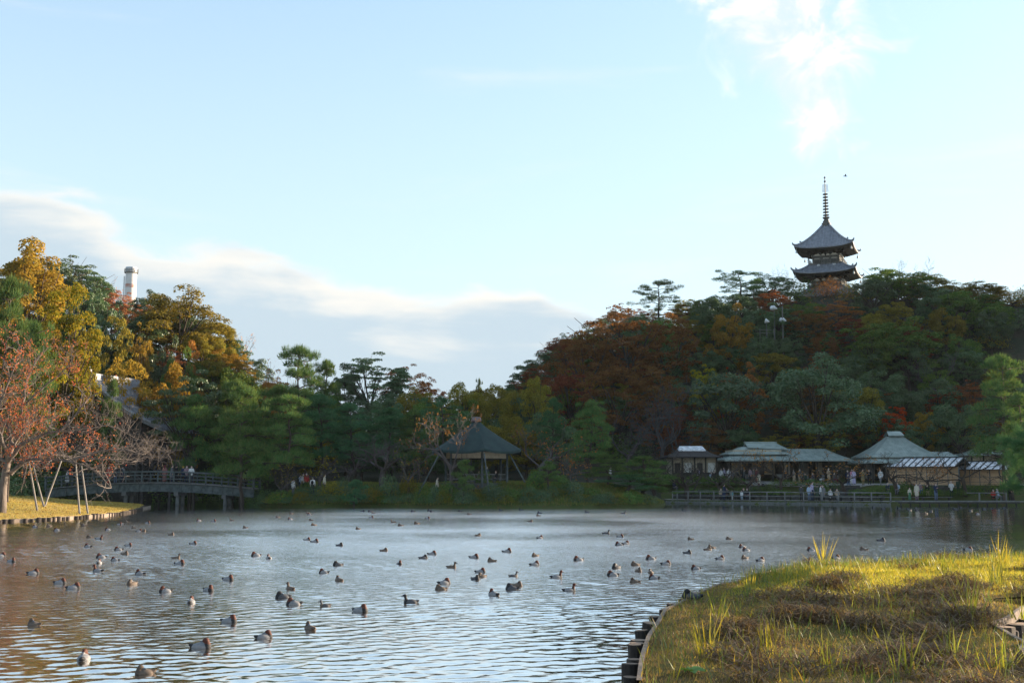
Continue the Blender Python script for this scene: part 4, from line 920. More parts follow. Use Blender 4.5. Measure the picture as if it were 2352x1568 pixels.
# ------------------------------------------------------------------ wooden bridge
def deckz(t): return 1.72 + .62 * math.sin(math.pi * t) ** .9      # along the span, 0..1
def bridge():
    Y = 110.5; x0, x1 = xat(118, Y), xat(590, Y); L = x1 - x0
    o = thing('footbridge', 'grey wooden arched footbridge crossing the inlet at left', 'bridge', (x0, Y, 0))
    n = 26
    for s, nm in ((-1, 'girder'), (1, 'girder')):
        q = MB(); y = s * 1.15
        G = [[(L * i / n, y - .12, deckz(i / n) - .30 - .62), (L * i / n, y - .12, deckz(i / n) - .16), (L * i / n, y + .12, deckz(i / n) - .16), (L * i / n, y + .12, deckz(i / n) - .92)] for i in range(n + 1)]
        G = np.array(G); G = np.concatenate([G, G[:, :1]], 1); q.grid(G)
        q.build(nm, WOOD_G, o)
    for i in range(1, 20):                                          # girder stiffeners
        t = i / 20; q = MB(); q.box((0, 0, 0), (.10, .08, .7)); q.build('stiffener', WOOD_G, o, (L * t, -1.32, deckz(t) - .55))
    m = MB(); m.box((0, 0, 0), (.155, 2.9, .09)); pm = m.mesh('deck_plank', WOOD)
    k = int(L / .17)
    for i in range(k):
        t = (i + .5) / k; b = ob('deck_plank', pm, o, (L * t, 0, deckz(t) - .05)); b.rotation_euler = (0, -math.atan((deckz(min(1, t + .01)) - deckz(max(0, t - .01))) / (.02 * L)), 0)
    npst = 13
    for s in (-1, 1):
        y = s * 1.3
        for i in range(npst + 1):
            t = i / npst; q = MB(); e = i in (0, npst)
            q.box((0, 0, .5 if not e else .55), (.13 if not e else .2, .13 if not e else .2, 1.12 if not e else 1.4)); q.build('post', WOOD_G, o, (L * t, y, deckz(t)))
        for hh, w_ in ((1.06, .14), (.72, .09), (.36, .09)):
            for i in range(npst):
                a, b = i / npst, (i + 1) / npst; g = 0.004 if hh < 1 else 0
                q = MB(); q.bar((L * a, y, deckz(a) + hh), (L * b, y, deckz(b) + hh), w_ * .8 if hh < 1 else .2, w_); q.build('rail', WOOD_G, o)
    for t in (.38, .63, .86):
        for s in (-1, 1):
            q = MB(); q.lathe([(.2, -1.6), (.2, deckz(t) - 1.28)], 10, (0, 0, 0)); q.build('pier', CONC, o, (L * t, s * .85, 0), smooth=False)
        q = MB(); q.box((0, 0, 0), (.42, 3.0, .36)); q.build('pier_cap', CONC, o, (L * t, 0, deckz(t) - 1.1))
    return x0, L, Y
BX0, BL, BY = bridge()

# support poles of the lawn tree and the cherry trees
def props():
    L = [((65,1052),(88,1133),80,'leftmost pale pole propping the red-leaved tree'),((72,1053),(103,1128),84,'second pale pole from the left propping the red-leaved tree'),((142,1055),(104,1128),84.5,'pole leaning right against the second one under the red-leaved tree'),((173,1052),(185,1140),80.5,'upright pale pole in front of the left end of bridge'),((187,1069),(204,1139),81.5,'rightmost thin pole propping the red-leaved tree')]
    for (a, b, Y, lab) in L:
        B = at(b[0], b[1], Y); B[2] = hz(B[0], B[1]) - .05; A = at(a[0], a[1], Y + .2)
        q = MB(); d = A - B; q.tube([-d * .02, d * .5, d], [.075, .066, .055], 7)
        tag(q.build('support_pole', POLE, None, tuple(B), smooth=True), lab, 'pole', 'poles propping the red-leaved tree')
    L = [((1010,1040),(958,1110),105,'pole leaning at the left side of the pavilion'),((1112,1040),(1124,1113),103.5,'pole leaning at the front of the pavilion'),((1170,1042),(1209,1085),106.5,'pole leaning at the right side of the pavilion')]
    for (a, b, Y, lab) in L:
        B = at(b[0], b[1], Y); B[2] = hz(B[0], B[1]) - .05; A = at(a[0], a[1], Y)
        q = MB(); d = A - B; q.tube([-d * .02, d * .5, d], [.085, .08, .07], 7)
        tag(q.build('support_pole', WOOD_G, None, tuple(B), smooth=True), lab, 'pole', 'poles around the pavilion')
props()

# ------------------------------------------------------------------ six-sided pavilion
def pavilion():
    Y = 108.4; X = xat(1094, Y, 1036); gz = hz(X, Y)
    o = thing('pavilion', 'open six-sided pavilion with dark green conical roof', 'pavilion', (X, Y, gz))
    ze = zat(1037, Y - 2) - gz; za = zat(966, Y) - gz; R = 4.85; a0 = math.radians(-78)
    cor = [(math.cos(a0 + i * math.pi / 3), math.sin(a0 + i * math.pi / 3)) for i in range(6)]
    nt, nsg = 12, 8; ring = []
    for t in np.linspace(0, 1, nt + 1):
        r = .30 + (R - .30) * t; z = za + (ze - za) * (t ** .80) + .16 * math.sin(math.pi * t)
        row = []
        for i in range(6):
            c0, c1 = np.array(cor[i]), np.array(cor[(i + 1) % 6])
            for k in range(nsg):
                f = k / nsg; hexp = c0 * (1 - f) + c1 * f; rd = hexp / np.linalg.norm(hexp)
                b = 1 - t * .5; pxy = (hexp * (1 - b) + rd * b * .93) * r
                lift = .26 * t ** 3 * (abs(f - .5) * 2) ** 2.5
                row.append((pxy[0], pxy[1], z + lift))
        ring.append(row + [row[0]])
    G = np.array(ring); q = MB(); q.grid(G)
    ed = G[-1]; q.grid(np.stack([ed, ed - [0, 0, .22]], 0)); lowr = ed * [.90, .90, 1] + [0, 0, .12]
    q.grid(np.stack([ed - [0, 0, .22], lowr], 0)); inn = np.tile([[0, 0, za - .6]], (len(ed), 1)); q.grid(np.stack([lowr, inn], 0))
    rf = q.build('roof', COPPER_D, o, smooth=True)
    q = MB(); q.lathe([(.50, za - .12), (.52, za + .05), (.42, za + .30), (.36, za + .36), (.0, za + .40)], 18); q.build('roof_cap', mat('cap_copper', (.20, .15, .14), .5, (.14, .1, .1), 4, metal=.4), rf, smooth=True)
    Rp = 3.2
    P = [(c[0] * Rp, c[1] * Rp) for c in cor]
    for i in range(6):
        q = MB(); q.tube([(0, 0, -.3), (0, 0, ze + .55)], [.13, .12], 9); q.build('post', WOOD_G, o, (P[i][0], P[i][1], 0), smooth=True)
        a, b = np.array(P[i] + (0,)), np.array(P[(i + 1) % 6] + (0,))
        q = MB(); q.bar(a + [0, 0, ze + .05], b + [0, 0, ze + .05], .08, .14); q.build('beam', WOOD_D, o)
        q = MB(); q.bar(a * .995 + [0, 0, ze - .33], b * .995 + [0, 0, ze - .33], .04, .58); q.build('frieze_panel', CREAM, o)
        q = MB(); q.bar(a + [0, 0, ze - .68], b + [0, 0, ze - .68], .08, .10); q.build('beam', WOOD_D, o)
        if i not in (1, 4):
            for hh in (.48, .92):
                q = MB(); q.bar(a * .97 + [0, 0, hh], b * .97 + [0, 0, hh], .07, .09); q.build('rail', WOOD, o)
            for f in (.25, .5, .75):
                q = MB(); c = a * .97 * (1 - f) + b * .97 * f; q.box(c + [0, 0, .44], (.06, .06, .9)); q.build('baluster', WOOD, o)
    q = MB(); q.lathe([(3.7, -.6), (3.7, .05), (3.5, .09)], 6); q.build('floor', STONE, o)
    q = MB(); q.lathe([(1.0, .09), (.9, .45), (1.0, .48), (1.0, .52)], 12); q.build('bench', WOOD, o)
pavilion()

# ------------------------------------------------------------------ three-storeyed pagoda
def pagoda():
    Y = 179.5; X = xat(1901, Y, 600); yaw = -math.radians(24)
    zc = lambda v: zat(v, Y)
    zb = zc(716)
    o = thing('pagoda', 'three-storeyed wooden pagoda with tiled roofs and tall spire on the hilltop', 'pagoda', (X, Y, zb), yaw)
    z = lambda v: zc(v) - zb
    E3, E2, E1 = z(578), z(635), z(688)                    # eave mid heights of the three roofs
    def roof(ze, zt, W, w0, nrow, up, nm):
        """square roof: four concave faces, tile rows, hip ridges"""
        def S_(face, s, t):
            w = w0 + (W - w0) * t; zz = zt + (ze - zt) * (1 - (1 - t) ** 1.35) + up * (abs(s) ** 3.2) * t ** 2
            x, y = s * w, -w
            for _ in range(face): x, y = -y, x
            return np.array([x, y, zz])
        r = None
        q = MB()
        for f in range(4):
            G = np.array([[S_(f, s, t) for s in np.linspace(-1, 1, 17)] for t in np.linspace(0, 1, 11)]); q.grid(G)
            e = G[-1]; lo = e - [0, 0, .16]; q.grid(np.stack([e, lo], 0))
        r = q.build(nm, TILE, o, smooth=True)
        q = MB()                                            # soffit with rafters rising inward
        for f in range(4):
            e = np.array([S_(f, s, 1) for s in np.linspace(-1, 1, 17)]) - [0, 0, .16]; i1 = e * [.97, .97, 1] - [0, 0, .14]
            inn = np.array([np.append(p[:2] * .46, ze - .42) for p in e]); q.grid(np.stack([e, i1], 0)); q.grid(np.stack([i1, inn], 0))
        q.build('soffit', WOOD_D, r)
        for f in range(4):
            for k in range(nrow):
                x = (k + .5) / nrow * 2 - 1; xa = x * W * .985
                t0 = max(.0, (abs(xa) - w0) / (W - w0) + .02)
                if t0 > .97: continue
                ts = np.linspace(t0, 1.0, 7); pts = []
                for t in ts:
                    w = w0 + (W - w0) * t; pts.append(S_(f, xa / w, t) + [0, 0, .05])
                q = MB(); q.tube(pts, .075, 6); q.build('tile_row', TILE, r)
            pts = [S_(f, 1, t) + [0, 0, .10] for t in np.linspace(0, 1, 9)]
            q = MB(); q.tube(pts, np.full(9, .17), 6); e = pts[-1]; d = nrm(pts[-1] - pts[-2])
            q.tube([e - d * .2, e + d * .25 + [0, 0, .22], e + d * .3 + [0, 0, .5]], [.17, .14, .06], 6)
            e2 = pts[6]; q.tube([e2 - d * .1, e2 + d * .25 + [0, 0, .3], e2 + d * .25 + [0, 0, .5]], [.16, .13, .06], 6)
            q.build('hip_ridge', TILE, r)
            c = S_(f, 1, 1) * [.93, .93, 1]
            q = MB(); q.tube([(0, 0, .0), (0, 0, .55)], .025, 4); q.lathe([(.17, -.42), (.15, -.30), (.12, -.1), (.06, .02)], 8); q.build('wind_bell', BELL, r, (c[0], c[1], c[2] - .75))
        # bracket arms: stepped blocks under the eaves
        for f in range(4):
            for k in range(6):
                x = (k - 2.5) * (W * .62 / 2.5) * .82
                for st in range(3):
                    hw = W * (.42 + .13 * st); p = [x * (1 + st * .14), -hw]; 
                    for _ in range(f): p = [-p[1], p[0]]
                    q = MB(); dx, dy = ((.34, .95) if f % 2 == 0 else (.95, .34)); q.box((0, 0, 0), (dx, dy, .19)); q.build('bracket', WOOD_D, r, (p[0], p[1], ze - .66 + st * .19))
        return r
    top = roof(E3, z(519.5), 4.7, .55, 20, .5, 'upper_roof')
    mid = roof(E2, E2 + 1.7, 5.0, 2.55, 22, .5, 'middle_roof')
    low = roof(E1, E1 + 1.7, 5.1, 2.7, 22, .5, 'lower_roof')
    def storey(zf, zt, hw, nm):
        q = MB(); q.box((0, 0, (zf + zt) / 2), (hw * 2 - .1, hw * 2 - .1, zt - zf)); w = q.build(nm, WOOD_D, o)
        for f in range(4):
            rot = lambda p: p if f == 0 else ((-p[1], p[0]) if f == 1 else ((-p[0], -p[1]) if f == 2 else (p[1], -p[0])))
            H = zt - zf; sw = lambda a, b: (a, b) if f % 2 == 0 else (b, a)
            for k in range(4):
                p = rot((-hw + k * hw * 2 / 3, -hw)); q = MB(); q.tube([(0, 0, 0), (0, 0, H)], .15, 8); q.build('column', WOOD, w, (p[0], p[1], zf), smooth=True)
            for k in range(3):
                cx = -hw + (k + .5) * hw * 2 / 3; p = rot((cx, -hw - .03)); d = sw(hw * 2 / 3 - .4, .06)
                q = MB(); q.box((0, 0, 0), (d[0], d[1], .20)); q.build('plaster_panel', PLASTER, w, (p[0], p[1], zt - .86))
                p = rot((cx, -hw - .05)); q = MB()
                if k == 1:
                    d = sw(hw * 2 / 3 - .45, .08); q.box((0, 0, 0), (d[0], d[1], H * .5)); q.build('door', WOOD, w, (p[0], p[1], zf + H * .3))
                else:
                    for b in range(7):
                        c = rot(((b - 3) * .13, 0)); q.box((c[0], c[1], 0), (.06, .06, H * .42))
                    q.build('lattice_window', WOOD, w, (p[0], p[1], zf + H * .34))
                for sx in ((-1, 1) if k == 1 else (0,)):       # plaster between the brackets
                    p = rot((cx + sx * .38, -hw - .34)); q = MB(); wd = .62 if k == 1 else 1.25
                    pts = [(-wd / 2, 0), (wd / 2, 0), (wd * .3, .2), (.12, .42), (-.12, .42), (-wd * .3, .2)]
                    V = [rot((a, 0)) + (b,) for a, b in pts] + [rot((a, .3)) + (b,) for a, b in pts]
                    q.add(V, [(0, 1, 2, 5), (5, 2, 3, 4), tuple(range(6, 12))[::-1]] + [(i, (i + 1) % 6, 6 + (i + 1) % 6, 6 + i) for i in range(6)])
                    q.build('plaster_panel', PLASTER, w, (p[0], p[1], zt - .42))
            for hh, th in ((zt - .58, .16), (zt - 1.08, .14), (zf + .1, .14)):
                p = rot((0, -hw - .06)); d = sw(hw * 2 + .3, .12); q = MB(); q.box((0, 0, 0), (d[0] + (f % 2) * .004, d[1], th)); q.build('beam', WOOD, w, (p[0], p[1], hh))
        return w
    def balcony(zf, hw):
        q = MB(); q.box((0, 0, zf - .12), (hw * 2 + 1.5, hw * 2 + 1.5, .16)); b = q.build('balcony', WOOD, o)
        q = MB(); q.box((0, 0, zf - .42), (hw * 2 + 1.15, hw * 2 + 1.15, .42)); q.build('balcony_base', WOOD, b)
        R = hw + .68
        for f in range(4):
            rot = lambda p: p if f == 0 else ((-p[1], p[0]) if f == 1 else ((-p[0], -p[1]) if f == 2 else (p[1], -p[0])))
            for hh in (.18, .42, .68):
                a, c = rot((-R - .25, -R)), rot((R + .25, -R)); q = MB(); q.bar(a + (zf + hh + f % 2 * .01,), c + (zf + hh + f % 2 * .01,), .07, .06); q.build('rail', WOOD, b)
            for k in range(7):
                p = rot((-R + k * R / 3, -R)); q = MB(); q.box((0, 0, .3), (.08, .08, .66)); q.build('post', WOOD, b, (p[0], p[1], zf))
            for sx in (-1.1, 1.4):
                p = rot((sx, -R - .05)); q = MB(); q.lathe([(.05, 0), (.3, .02), (.32, .1), (.2, .3), (.02, .34)], 8); q.build('floodlight', LAMPW, b, (p[0], p[1], zf - .62))
    storey(E2 + 1.45, E3 - .62, 2.05, 'upper_storey'); balcony(E2 + 1.95, 2.05)
    storey(E1 + 1.45, E2 - .62, 2.25, 'middle_storey'); balcony(E1 + 1.95, 2.25)
    storey(0, E1 - .62, 2.45, 'lower_storey')
    q = MB(); q.box((0, 0, -.9), (8.4, 8.4, 1.9)); q.build('podium', STONE, o)
    zt = z(519.5); ztip = z(405)
    q = MB(); q.box((0, 0, zt + .18), (1.35, 1.35, .55)); q.box((0, 0, zt + .62), (1.0, 1.0, .38)); q.lathe([(.42, zt + .8), (.46, zt + 1.0), (.25, zt + 1.25), (.62, zt + 1.5), (.2, zt + 1.52)], 12)
    q.tube([(0, 0, zt + 1), (0, 0, zt + 5), (0, 0, ztip)], [.13, .11, .05], 8)
    spo = q.build('spire', BRONZE, o)
    zr0, zr1 = z(501), z(446)
    q = MB(); pr = [(.16, -.06), (.5, -.10), (.56, -.02), (.5, .04), (.16, .10)]
    for i in range(9):
        q = MB(); k = 1 - .022 * i; q.lathe([(r * k, zz) for r, zz in pr], 12); q.build('ring', BRONZE, spo, (0, 0, zr0 + (zr1 - zr0) * i / 8), smooth=False)
    zf0, zf1 = z(441), z(425)
    for a in (0, math.pi / 2):
        q = MB()
        for s in (-1, 1):
            for j in range(7):
                zz = zf0 + (zf1 - zf0) * j / 6; w_ = .52 - .018 * j
                q.bar((s * .06, 0, zz), (s * w_, 0, zz + .08), .035, .035)
            for xx in (.28, .5): q.bar((s * xx, 0, zf0), (s * (xx - .12), 0, zf1 + .1), .035, .035)
        q.build('water_flame', BRONZE, spo, (0, 0, 0), a)
    for v, r in ((417, .19), (408.5, .17)):
        q = MB(); q.lathe([(.02, -r), (r * .8, -r * .6), (r, 0), (r * .8, r * .6), (.02, r * 1.3)], 10); q.build('finial_ball', BRONZE, spo, (0, 0, z(v)), smooth=True)
pagoda()

# ------------------------------------------------------------------ chimney behind the left hill
def chimney():
    Y = 262.; X = xat(301, Y, 640); zt = zat(614, Y); r = wat(12.5, Y); h = 32
    o = thing('chimney', 'round white factory chimney with grey cap behind the left hill', 'chimney', (X, Y, zt - h))
    wht = mat('chimney_white', (.72, .70, .68), .6, (.60, .58, .56), .8)
    red = mat('chimney_faded_red', (.45, .20, .15), .7, (.62, .52, .48), .9)
    q = MB(); q.lathe([(r * 1.02, 0), (r, h - 5.1)], 28); q.build('shaft', wht, o, smooth=False)
    q = MB(); q.lathe([(r, h - 5.1), (r, h - 4.2)], 28); q.build('band', red, o)
    q = MB(); q.lathe([(r, h - 4.2), (r, h - 1.2)], 28); q.build('upper_shaft', wht, o)
    q = MB(); q.lathe([(r * 1.01, h - 1.2), (r * 1.05, h - .95), (r * 1.05, h - .1), (r * .97, h), (r * .75, h), (r * .72, h - .6)], 28); q.build('cap', METAL, o)
    q = MB()
    for zz in (h - 1.35, h - .9, h - .5):
        a = np.linspace(0, 2 * math.pi, 25); q.tube(np.stack([np.cos(a) * r * 1.22, np.sin(a) * r * 1.22, np.full(25, zz)], 1), .05, 4)
    q.lathe([(r * 1.0, h - 1.45), (r * 1.24, h - 1.45), (r * 1.24, h - 1.37), (r, h - 1.37)], 24)
    for a in np.arange(16) * math.pi / 8: q.box((math.cos(a) * r * 1.22, math.sin(a) * r * 1.22, h - .95), (.05, .05, .95))
    q.build('gallery', BRONZE, o)
    q = MB()
    for s in (-1, 1): q.box((-r * 1.14, s * .25 - .4, h / 2 - 1), (.07, .07, h - 2.5))
    for i in range(50): q.box((-r * 1.14, -.4, h - 2 - i * .4), (.05, .5, .05))
    q.build('ladder', BRONZE, o)
chimney()

# ------------------------------------------------------------------ temple roof behind the lawn
RIDGE_T = mat('pale_ridge_tile', (.34,.345,.36), .6, (.22,.225,.24), 3)
def temple():
    # ridge runs away from us to the left; the near gable slope falls to the right
    Y = 124.; a = at(205, 868, Y); e = at(372, 985, Y + 1)
    o = thing('temple_hall', 'temple hall with curved grey tiled roof behind the bare branches', 'temple', (a[0], a[1], hz(a[0], Y) - .1))
    g = np.array(o.location); A = a - g; E = e - g
    depth = np.array([2.5, 9.0, 0.0])                    # direction of the ridge
    t = np.linspace(0, 1, 13)[:, None]
    prof = A * (1 - t) + E * t; prof[:, 2] -= .9 * np.sin(math.pi * t[:, 0]) * (1 - .3 * t[:, 0])
    prof2 = prof * [-1, 1, 1] + [2 * A[0], 0, 0]
    def slope(P, nm):
        q = MB(); G = np.stack([P, P + depth], 1); q.grid(G); q.grid(np.stack([P - [0, 0, .28], P], 1)); q.grid(np.stack([P - [0, 0, .28], P - [0, 0, .28] + depth], 1))
        q.grid(np.stack([G[-1], G[-1] - [0, 0, .28]], 0))
        r = q.build(nm, TILE, o, smooth=False)
        for k in range(24):
            f = (k + .5) / 24; q = MB(); q.tube(P + depth * f + [0, 0, .05], .09, 5); q.build('tile_row', TILE, r)
        q = MB(); q.tube(P + [0, 0, .12], .17, 6); q.tube(P + depth * .035 + [0, 0, .10], .13, 6); q.build('verge_ridge', RIDGE_T, r)
        return r
    slope(prof, 'right_roof_slope'); slope(prof2, 'left_roof_slope')
    q = MB(); q.bar(A + [0, 0, .25], A + depth + [0, 0, .25], .5, .7); q.build('main_ridge', TILE, o)
    q = MB(); q.box((0, 0, .5), (.5, .35, 1.0)); q.box((0, 0, 1.1), (.25, .3, .4)); q.build('ridge_end_tile', RIDGE_T, o, tuple(A - depth * .01))
    q = MB(); c = A * [1, 1, 0]; w = (E[0] - A[0]) * .72
    V = [c + [-w, .6, 0], c + [w, .6, 0], c + [w, .6, E[2] + 1.2], c + [0, .6, A[2] - .5], c + [-w, .6, E[2] + 1.2]]
    V2 = [v + depth * .92 for v in V]
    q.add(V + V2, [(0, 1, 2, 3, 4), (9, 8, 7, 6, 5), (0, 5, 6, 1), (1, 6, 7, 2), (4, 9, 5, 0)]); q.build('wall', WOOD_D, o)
temple()

# ------------------------------------------------------------------ tea houses
def curved_hip(zt, ze, rx, ry, ex, ey, sag=.25, n=8, cx=0., cy=0., tcx=0.):
    """hip roof from a ridge rectangle (rx, ry half sizes at zt) to the eaves (ex, ey at ze)"""
    rows = []
    for t in np.linspace(0, 1, n + 1):
        x, y = rx + (ex - rx) * t, ry + (ey - ry) * t; z = zt + (ze - zt) * t - sag * math.sin(math.pi * t); c = cx + tcx * (1 - t)
        rows.append([(c - x, cy - y, z), (c, cy - y, z), (c + x, cy - y, z), (c + x, cy, z), (c + x, cy + y, z), (c, cy + y, z), (c - x, cy + y, z), (c - x, cy, z), (c - x, cy - y, z)])
    G = np.array(rows); q = MB(); q.grid(G); e = G[-1]; q.grid(np.stack([e, e - [0, 0, .14]], 0))
    c = e * [.5, .5, 1] + [cx * .5, cy * .5, .25]; q.grid(np.stack([e - [0, 0, .14], c], 0))
    q.grid(np.stack([G[0], np.tile(G[0].mean(0), (9, 1))], 0))
    return q
def seams(o, zt, ze, rx, ry, ex, ey, sag, m, cx=0, tcx=0, n=14):
    for k in range(n + 1):
        f = k / n * 2 - 1; t = np.linspace(0, 1, 6)
        P = np.stack([cx + tcx * (1 - t) + f * (rx + (ex - rx) * t), -(ry + (ey - ry) * t), zt + (ze - zt) * t - sag * np.sin(math.pi * t) + .02], 1)
        q = MB(); q.tube(P, .03, 4); q.build('roof_seam', m, o)
def posts(o, pts, h, m, w=.16, nm='post'):
    for x, y in pts:
        q = MB(); q.box((0, 0, h / 2 - .15), (w, w, h + .3)); q.build(nm, m, o, (x, y, 0))
def base_at(u0, u1, Y):
    x0, x1 = xat(u0, Y), xat(u1, Y); X = (x0 + x1) / 2
    return X, hz(X, Y), (x1 - x0) / 2
def teahouses():
    # brown hut with a pale roof lantern
    Y = 131.; X, g, w = base_at(1526, 1650, Y); z = lambda v, d=0: zat(v, Y + d) - g
    o = thing('rest_hut', 'low hut with dark brown roof and pale roof lantern', 'hut', (X, Y, g))
    r = curved_hip(z(1031), z(1049), w * .48, .4, w, 3.4, .15).build('roof', BROWNROOF, o)
    curved_hip(z(1024), z(1033), w * .42, .1, w * .5, 1.0, .02).build('roof_lantern', METAL, r)
    posts(o, [(-w * .8, -2.6), (-w * .45, -2.6), (0, -2.6), (w * .4, -2.6), (w * .8, -2.6)], z(1049), WOOD_D)
    q = MB(); q.box((0, 0, z(1049) / 2), (w * 1.62, 4.6, z(1049))); q.build('wall', CREAM, o)
    for k, (a, b) in enumerate(((-.72, -.52), (-.36, -.1), (.1, .3), (.5, .75))):
        q = MB(); q.box((0, 0, 0), (w * (b - a), .06, 1.5)); q.build('shutter_panel', PLASTER if k % 2 else WOOD_D, o, (w * (a + b) / 2, -2.36, 1.25))
    q = MB(); q.box((0, 0, .45), (w * 1.6, .2, .9)); q.build('counter', WOOD_D, o, (0, -2.75, 0))
    # broad tea house, verdigris roofs on two levels
    Y = 131.5; X, g, w = base_at(1650, 1936, Y); z = lambda v, d=0: zat(v, Y + d) - g
    o = thing('tea_house', 'broad tea house with two-level green copper roof and open front', 'tea house', (X, Y, g))
    xr = lambda u: xat(u, Y) - X
    r = curved_hip(z(1031, 1), z(1056, -3), w * .70, .5, w, 4.4, .10, cx=0, cy=.2).build('lower_roof', COPPER, o)
    seams(r, z(1031, 1), z(1056, -3), w * .70, .5, w, 4.4, .10, COPPER, n=26)
    uc, uw = (xr(1664) + xr(1800)) / 2, (xr(1800) - xr(1664)) / 2
    q = MB(); q.box((uc, .3, z(1048)), (uw * 1.62, 4.8, 1.5)); q.build('upper_wall', CREAM, o)
    r2 = curved_hip(z(1026), z(1041, -2), uw * .42, .9, uw, 3.1, .06, cx=uc, cy=.3).build('upper_roof', COPPER, o)
    zr, zl = z(1016.5), z(1028); gx0, gx1 = xr(1722), xr(1778)
    q = MB(); yv = (-1.3, 2.0)
    for y in yv: pass
    A = np.array([[(gx0 - .4, -1.4, zl), (gx0 - .4, .35, zr), (gx0 - .4, 2.1, zl)], [(gx1 + 1.6, -1.4, zl - .25), (gx1 + .4, .35, zr), (gx1 + 1.6, 2.1, zl - .25)]])
    q.grid(A); q.grid(A - [0, 0, .1]); q.grid(np.stack([A[0], A[0] - [0, 0, .1]], 0)); q.build('gable_roof', COPPER, r2)
    q = MB(); q.add([(gx0 - .1, -1.25, zl - .1), (gx0 - .1, .35, zr - .12), (gx0 - .1, 1.9, zl - .1)], [(0, 1, 2)]); q.build('gable_panel', WOOD_D, r2)
    q = MB(); q.bar((gx0 - .5, .35, zr + .05), (gx1 + .5, .35, zr + .05), .3, .18); q.build('ridge', COPPER, r2)
    hpost = z(1056, -3) - .1
    posts(o, [(x, -3.4) for x in np.linspace(-w * .93, w * .93, 9)], hpost, WOOD_D, .17)
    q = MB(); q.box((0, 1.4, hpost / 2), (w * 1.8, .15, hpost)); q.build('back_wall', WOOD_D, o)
    for k, (a, b, m) in enumerate(((-.75, -.55, CREAM), (-.42, -.3, WOOD), (-.22, -.05, CREAM), (.1, .2, PLASTER), (.34, .5, WOOD), (.62, .72, CREAM))):
        q = MB(); q.box((0, 0, 0), (w * (b - a), .05, 1.5)); q.build('wall_panel', m, o, (w * (a + b) / 2, 1.28, 1.35))
    q = MB(); q.box((0, 0, 0), (w * 1.86, .14, .22)); q.build('beam', WOOD_D, o, (0, -3.4, hpost - .05))
    for k, (fx, ww) in enumerate(((-.55, 1.6), (-.05, 1.4), (.28, 1.2))):
        q = MB(); q.box((0, 0, .5), (ww, .6, .1)); q.box((0, 0, .25), (ww * .92, .5, .5)); q.build('counter', WOOD, o, (fx * w, -2.4, .1))
    # pointed-roof tea house
    Y = 130.; X, g, w = base_at(1980, 2134, Y); z = lambda v, d=0: zat(v, Y + d) - g
    o = thing('pointed_tea_house', 'tea house with tall pointed green roof and small gabled cap', 'tea house', (X, Y, g))
    r = curved_hip(z(1002), z(1048, -2.5), .75, .6, w, 3.9, .18).build('roof', COPPER, o)
    seams(r, z(1002), z(1048, -2.5), .75, .6, w, 3.9, .18, COPPER, n=20)
    a, b = .95, .62; zb_, zt_ = z(1002) - .02, z(990)
    q = MB(); A = np.array([[(-a, -b - .3, zb_ + .1), (-a + .15, 0, zt_), (-a, b + .3, zb_ + .1)], [(a, -b - .3, zb_ + .1), (a - .15, 0, zt_), (a, b + .3, zb_ + .1)]]); q.grid(A); q.grid(A - [0, 0, .08]); cp = q.build('roof_cap', COPPER, r)
    q = MB(); q.box((0, 0, zb_ + .05), (1.3, 1.0, .35)); q.build('cap_wall', WOOD_D, cp)
    curved_hip(z(1050, -1), z(1061, -4), w * .9, 3.4, w * 1.12, 4.6, .03).build('skirt_roof', COPPER, o)
    hp = z(1061, -4) - .1
    posts(o, [(x, -4.0) for x in np.linspace(-w, w, 6)], hp, WOOD_D, .17)
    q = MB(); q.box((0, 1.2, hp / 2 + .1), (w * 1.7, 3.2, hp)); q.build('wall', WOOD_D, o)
    q = MB(); q.lathe([(.02, -.2), (.18, -.16), (.2, 0), (.18, .16), (.02, .2)], 10); q.build('paper_lantern', PLASTER, o, (-w * .3, -3.9, hp - .45), smooth=True)
    for fx in (-.8, -.2, .5):
        q = MB(); q.box((0, 0, 0), (w * .3, .06, 1.7)); q.build('door_panel', WOOD, o, (fx * w, -.45, 1.1))
    # low roof linking it to the fence, and another roof behind the fence
    Y = 133.; X, g, w = base_at(2112, 2200, Y); z = lambda v: zat(v, Y) - g
    o = thing('side_wing', 'low green-roofed wing to the right of the pointed tea house', 'building', (X, Y, g))
    curved_hip(z(1037), z(1053), w * .5, .3, w, 3, .08).build('roof', COPPER, o); q = MB(); q.box((0, 0, z(1053) / 2), (w * 1.6, 4, z(1053))); q.build('wall', CREAM, o)
    posts(o, [(x, -2.2) for x in (-w * .8, 0, w * .8)], z(1053), WOOD_D)
    Y = 134.; X, g, w = base_at(2205, 2312, Y); z = lambda v: zat(v, Y) - g
    o = thing('rear_hall', 'green-roofed hall half hidden behind the reed fence at right', 'building', (X, Y, g))
    curved_hip(z(1028), z(1044), w * .2, .3, w, 3.2, .12).build('roof', COPPER, o); q = MB(); q.box((0, 0, z(1044) / 2), (w * 1.6, 4.4, z(1044))); q.build('wall', CREAM, o)
    posts(o, [(x, -2.35) for x in (-w * .8, -w * .3, w * .3, w * .8)], z(1044), WOOD_D)
teahouses()

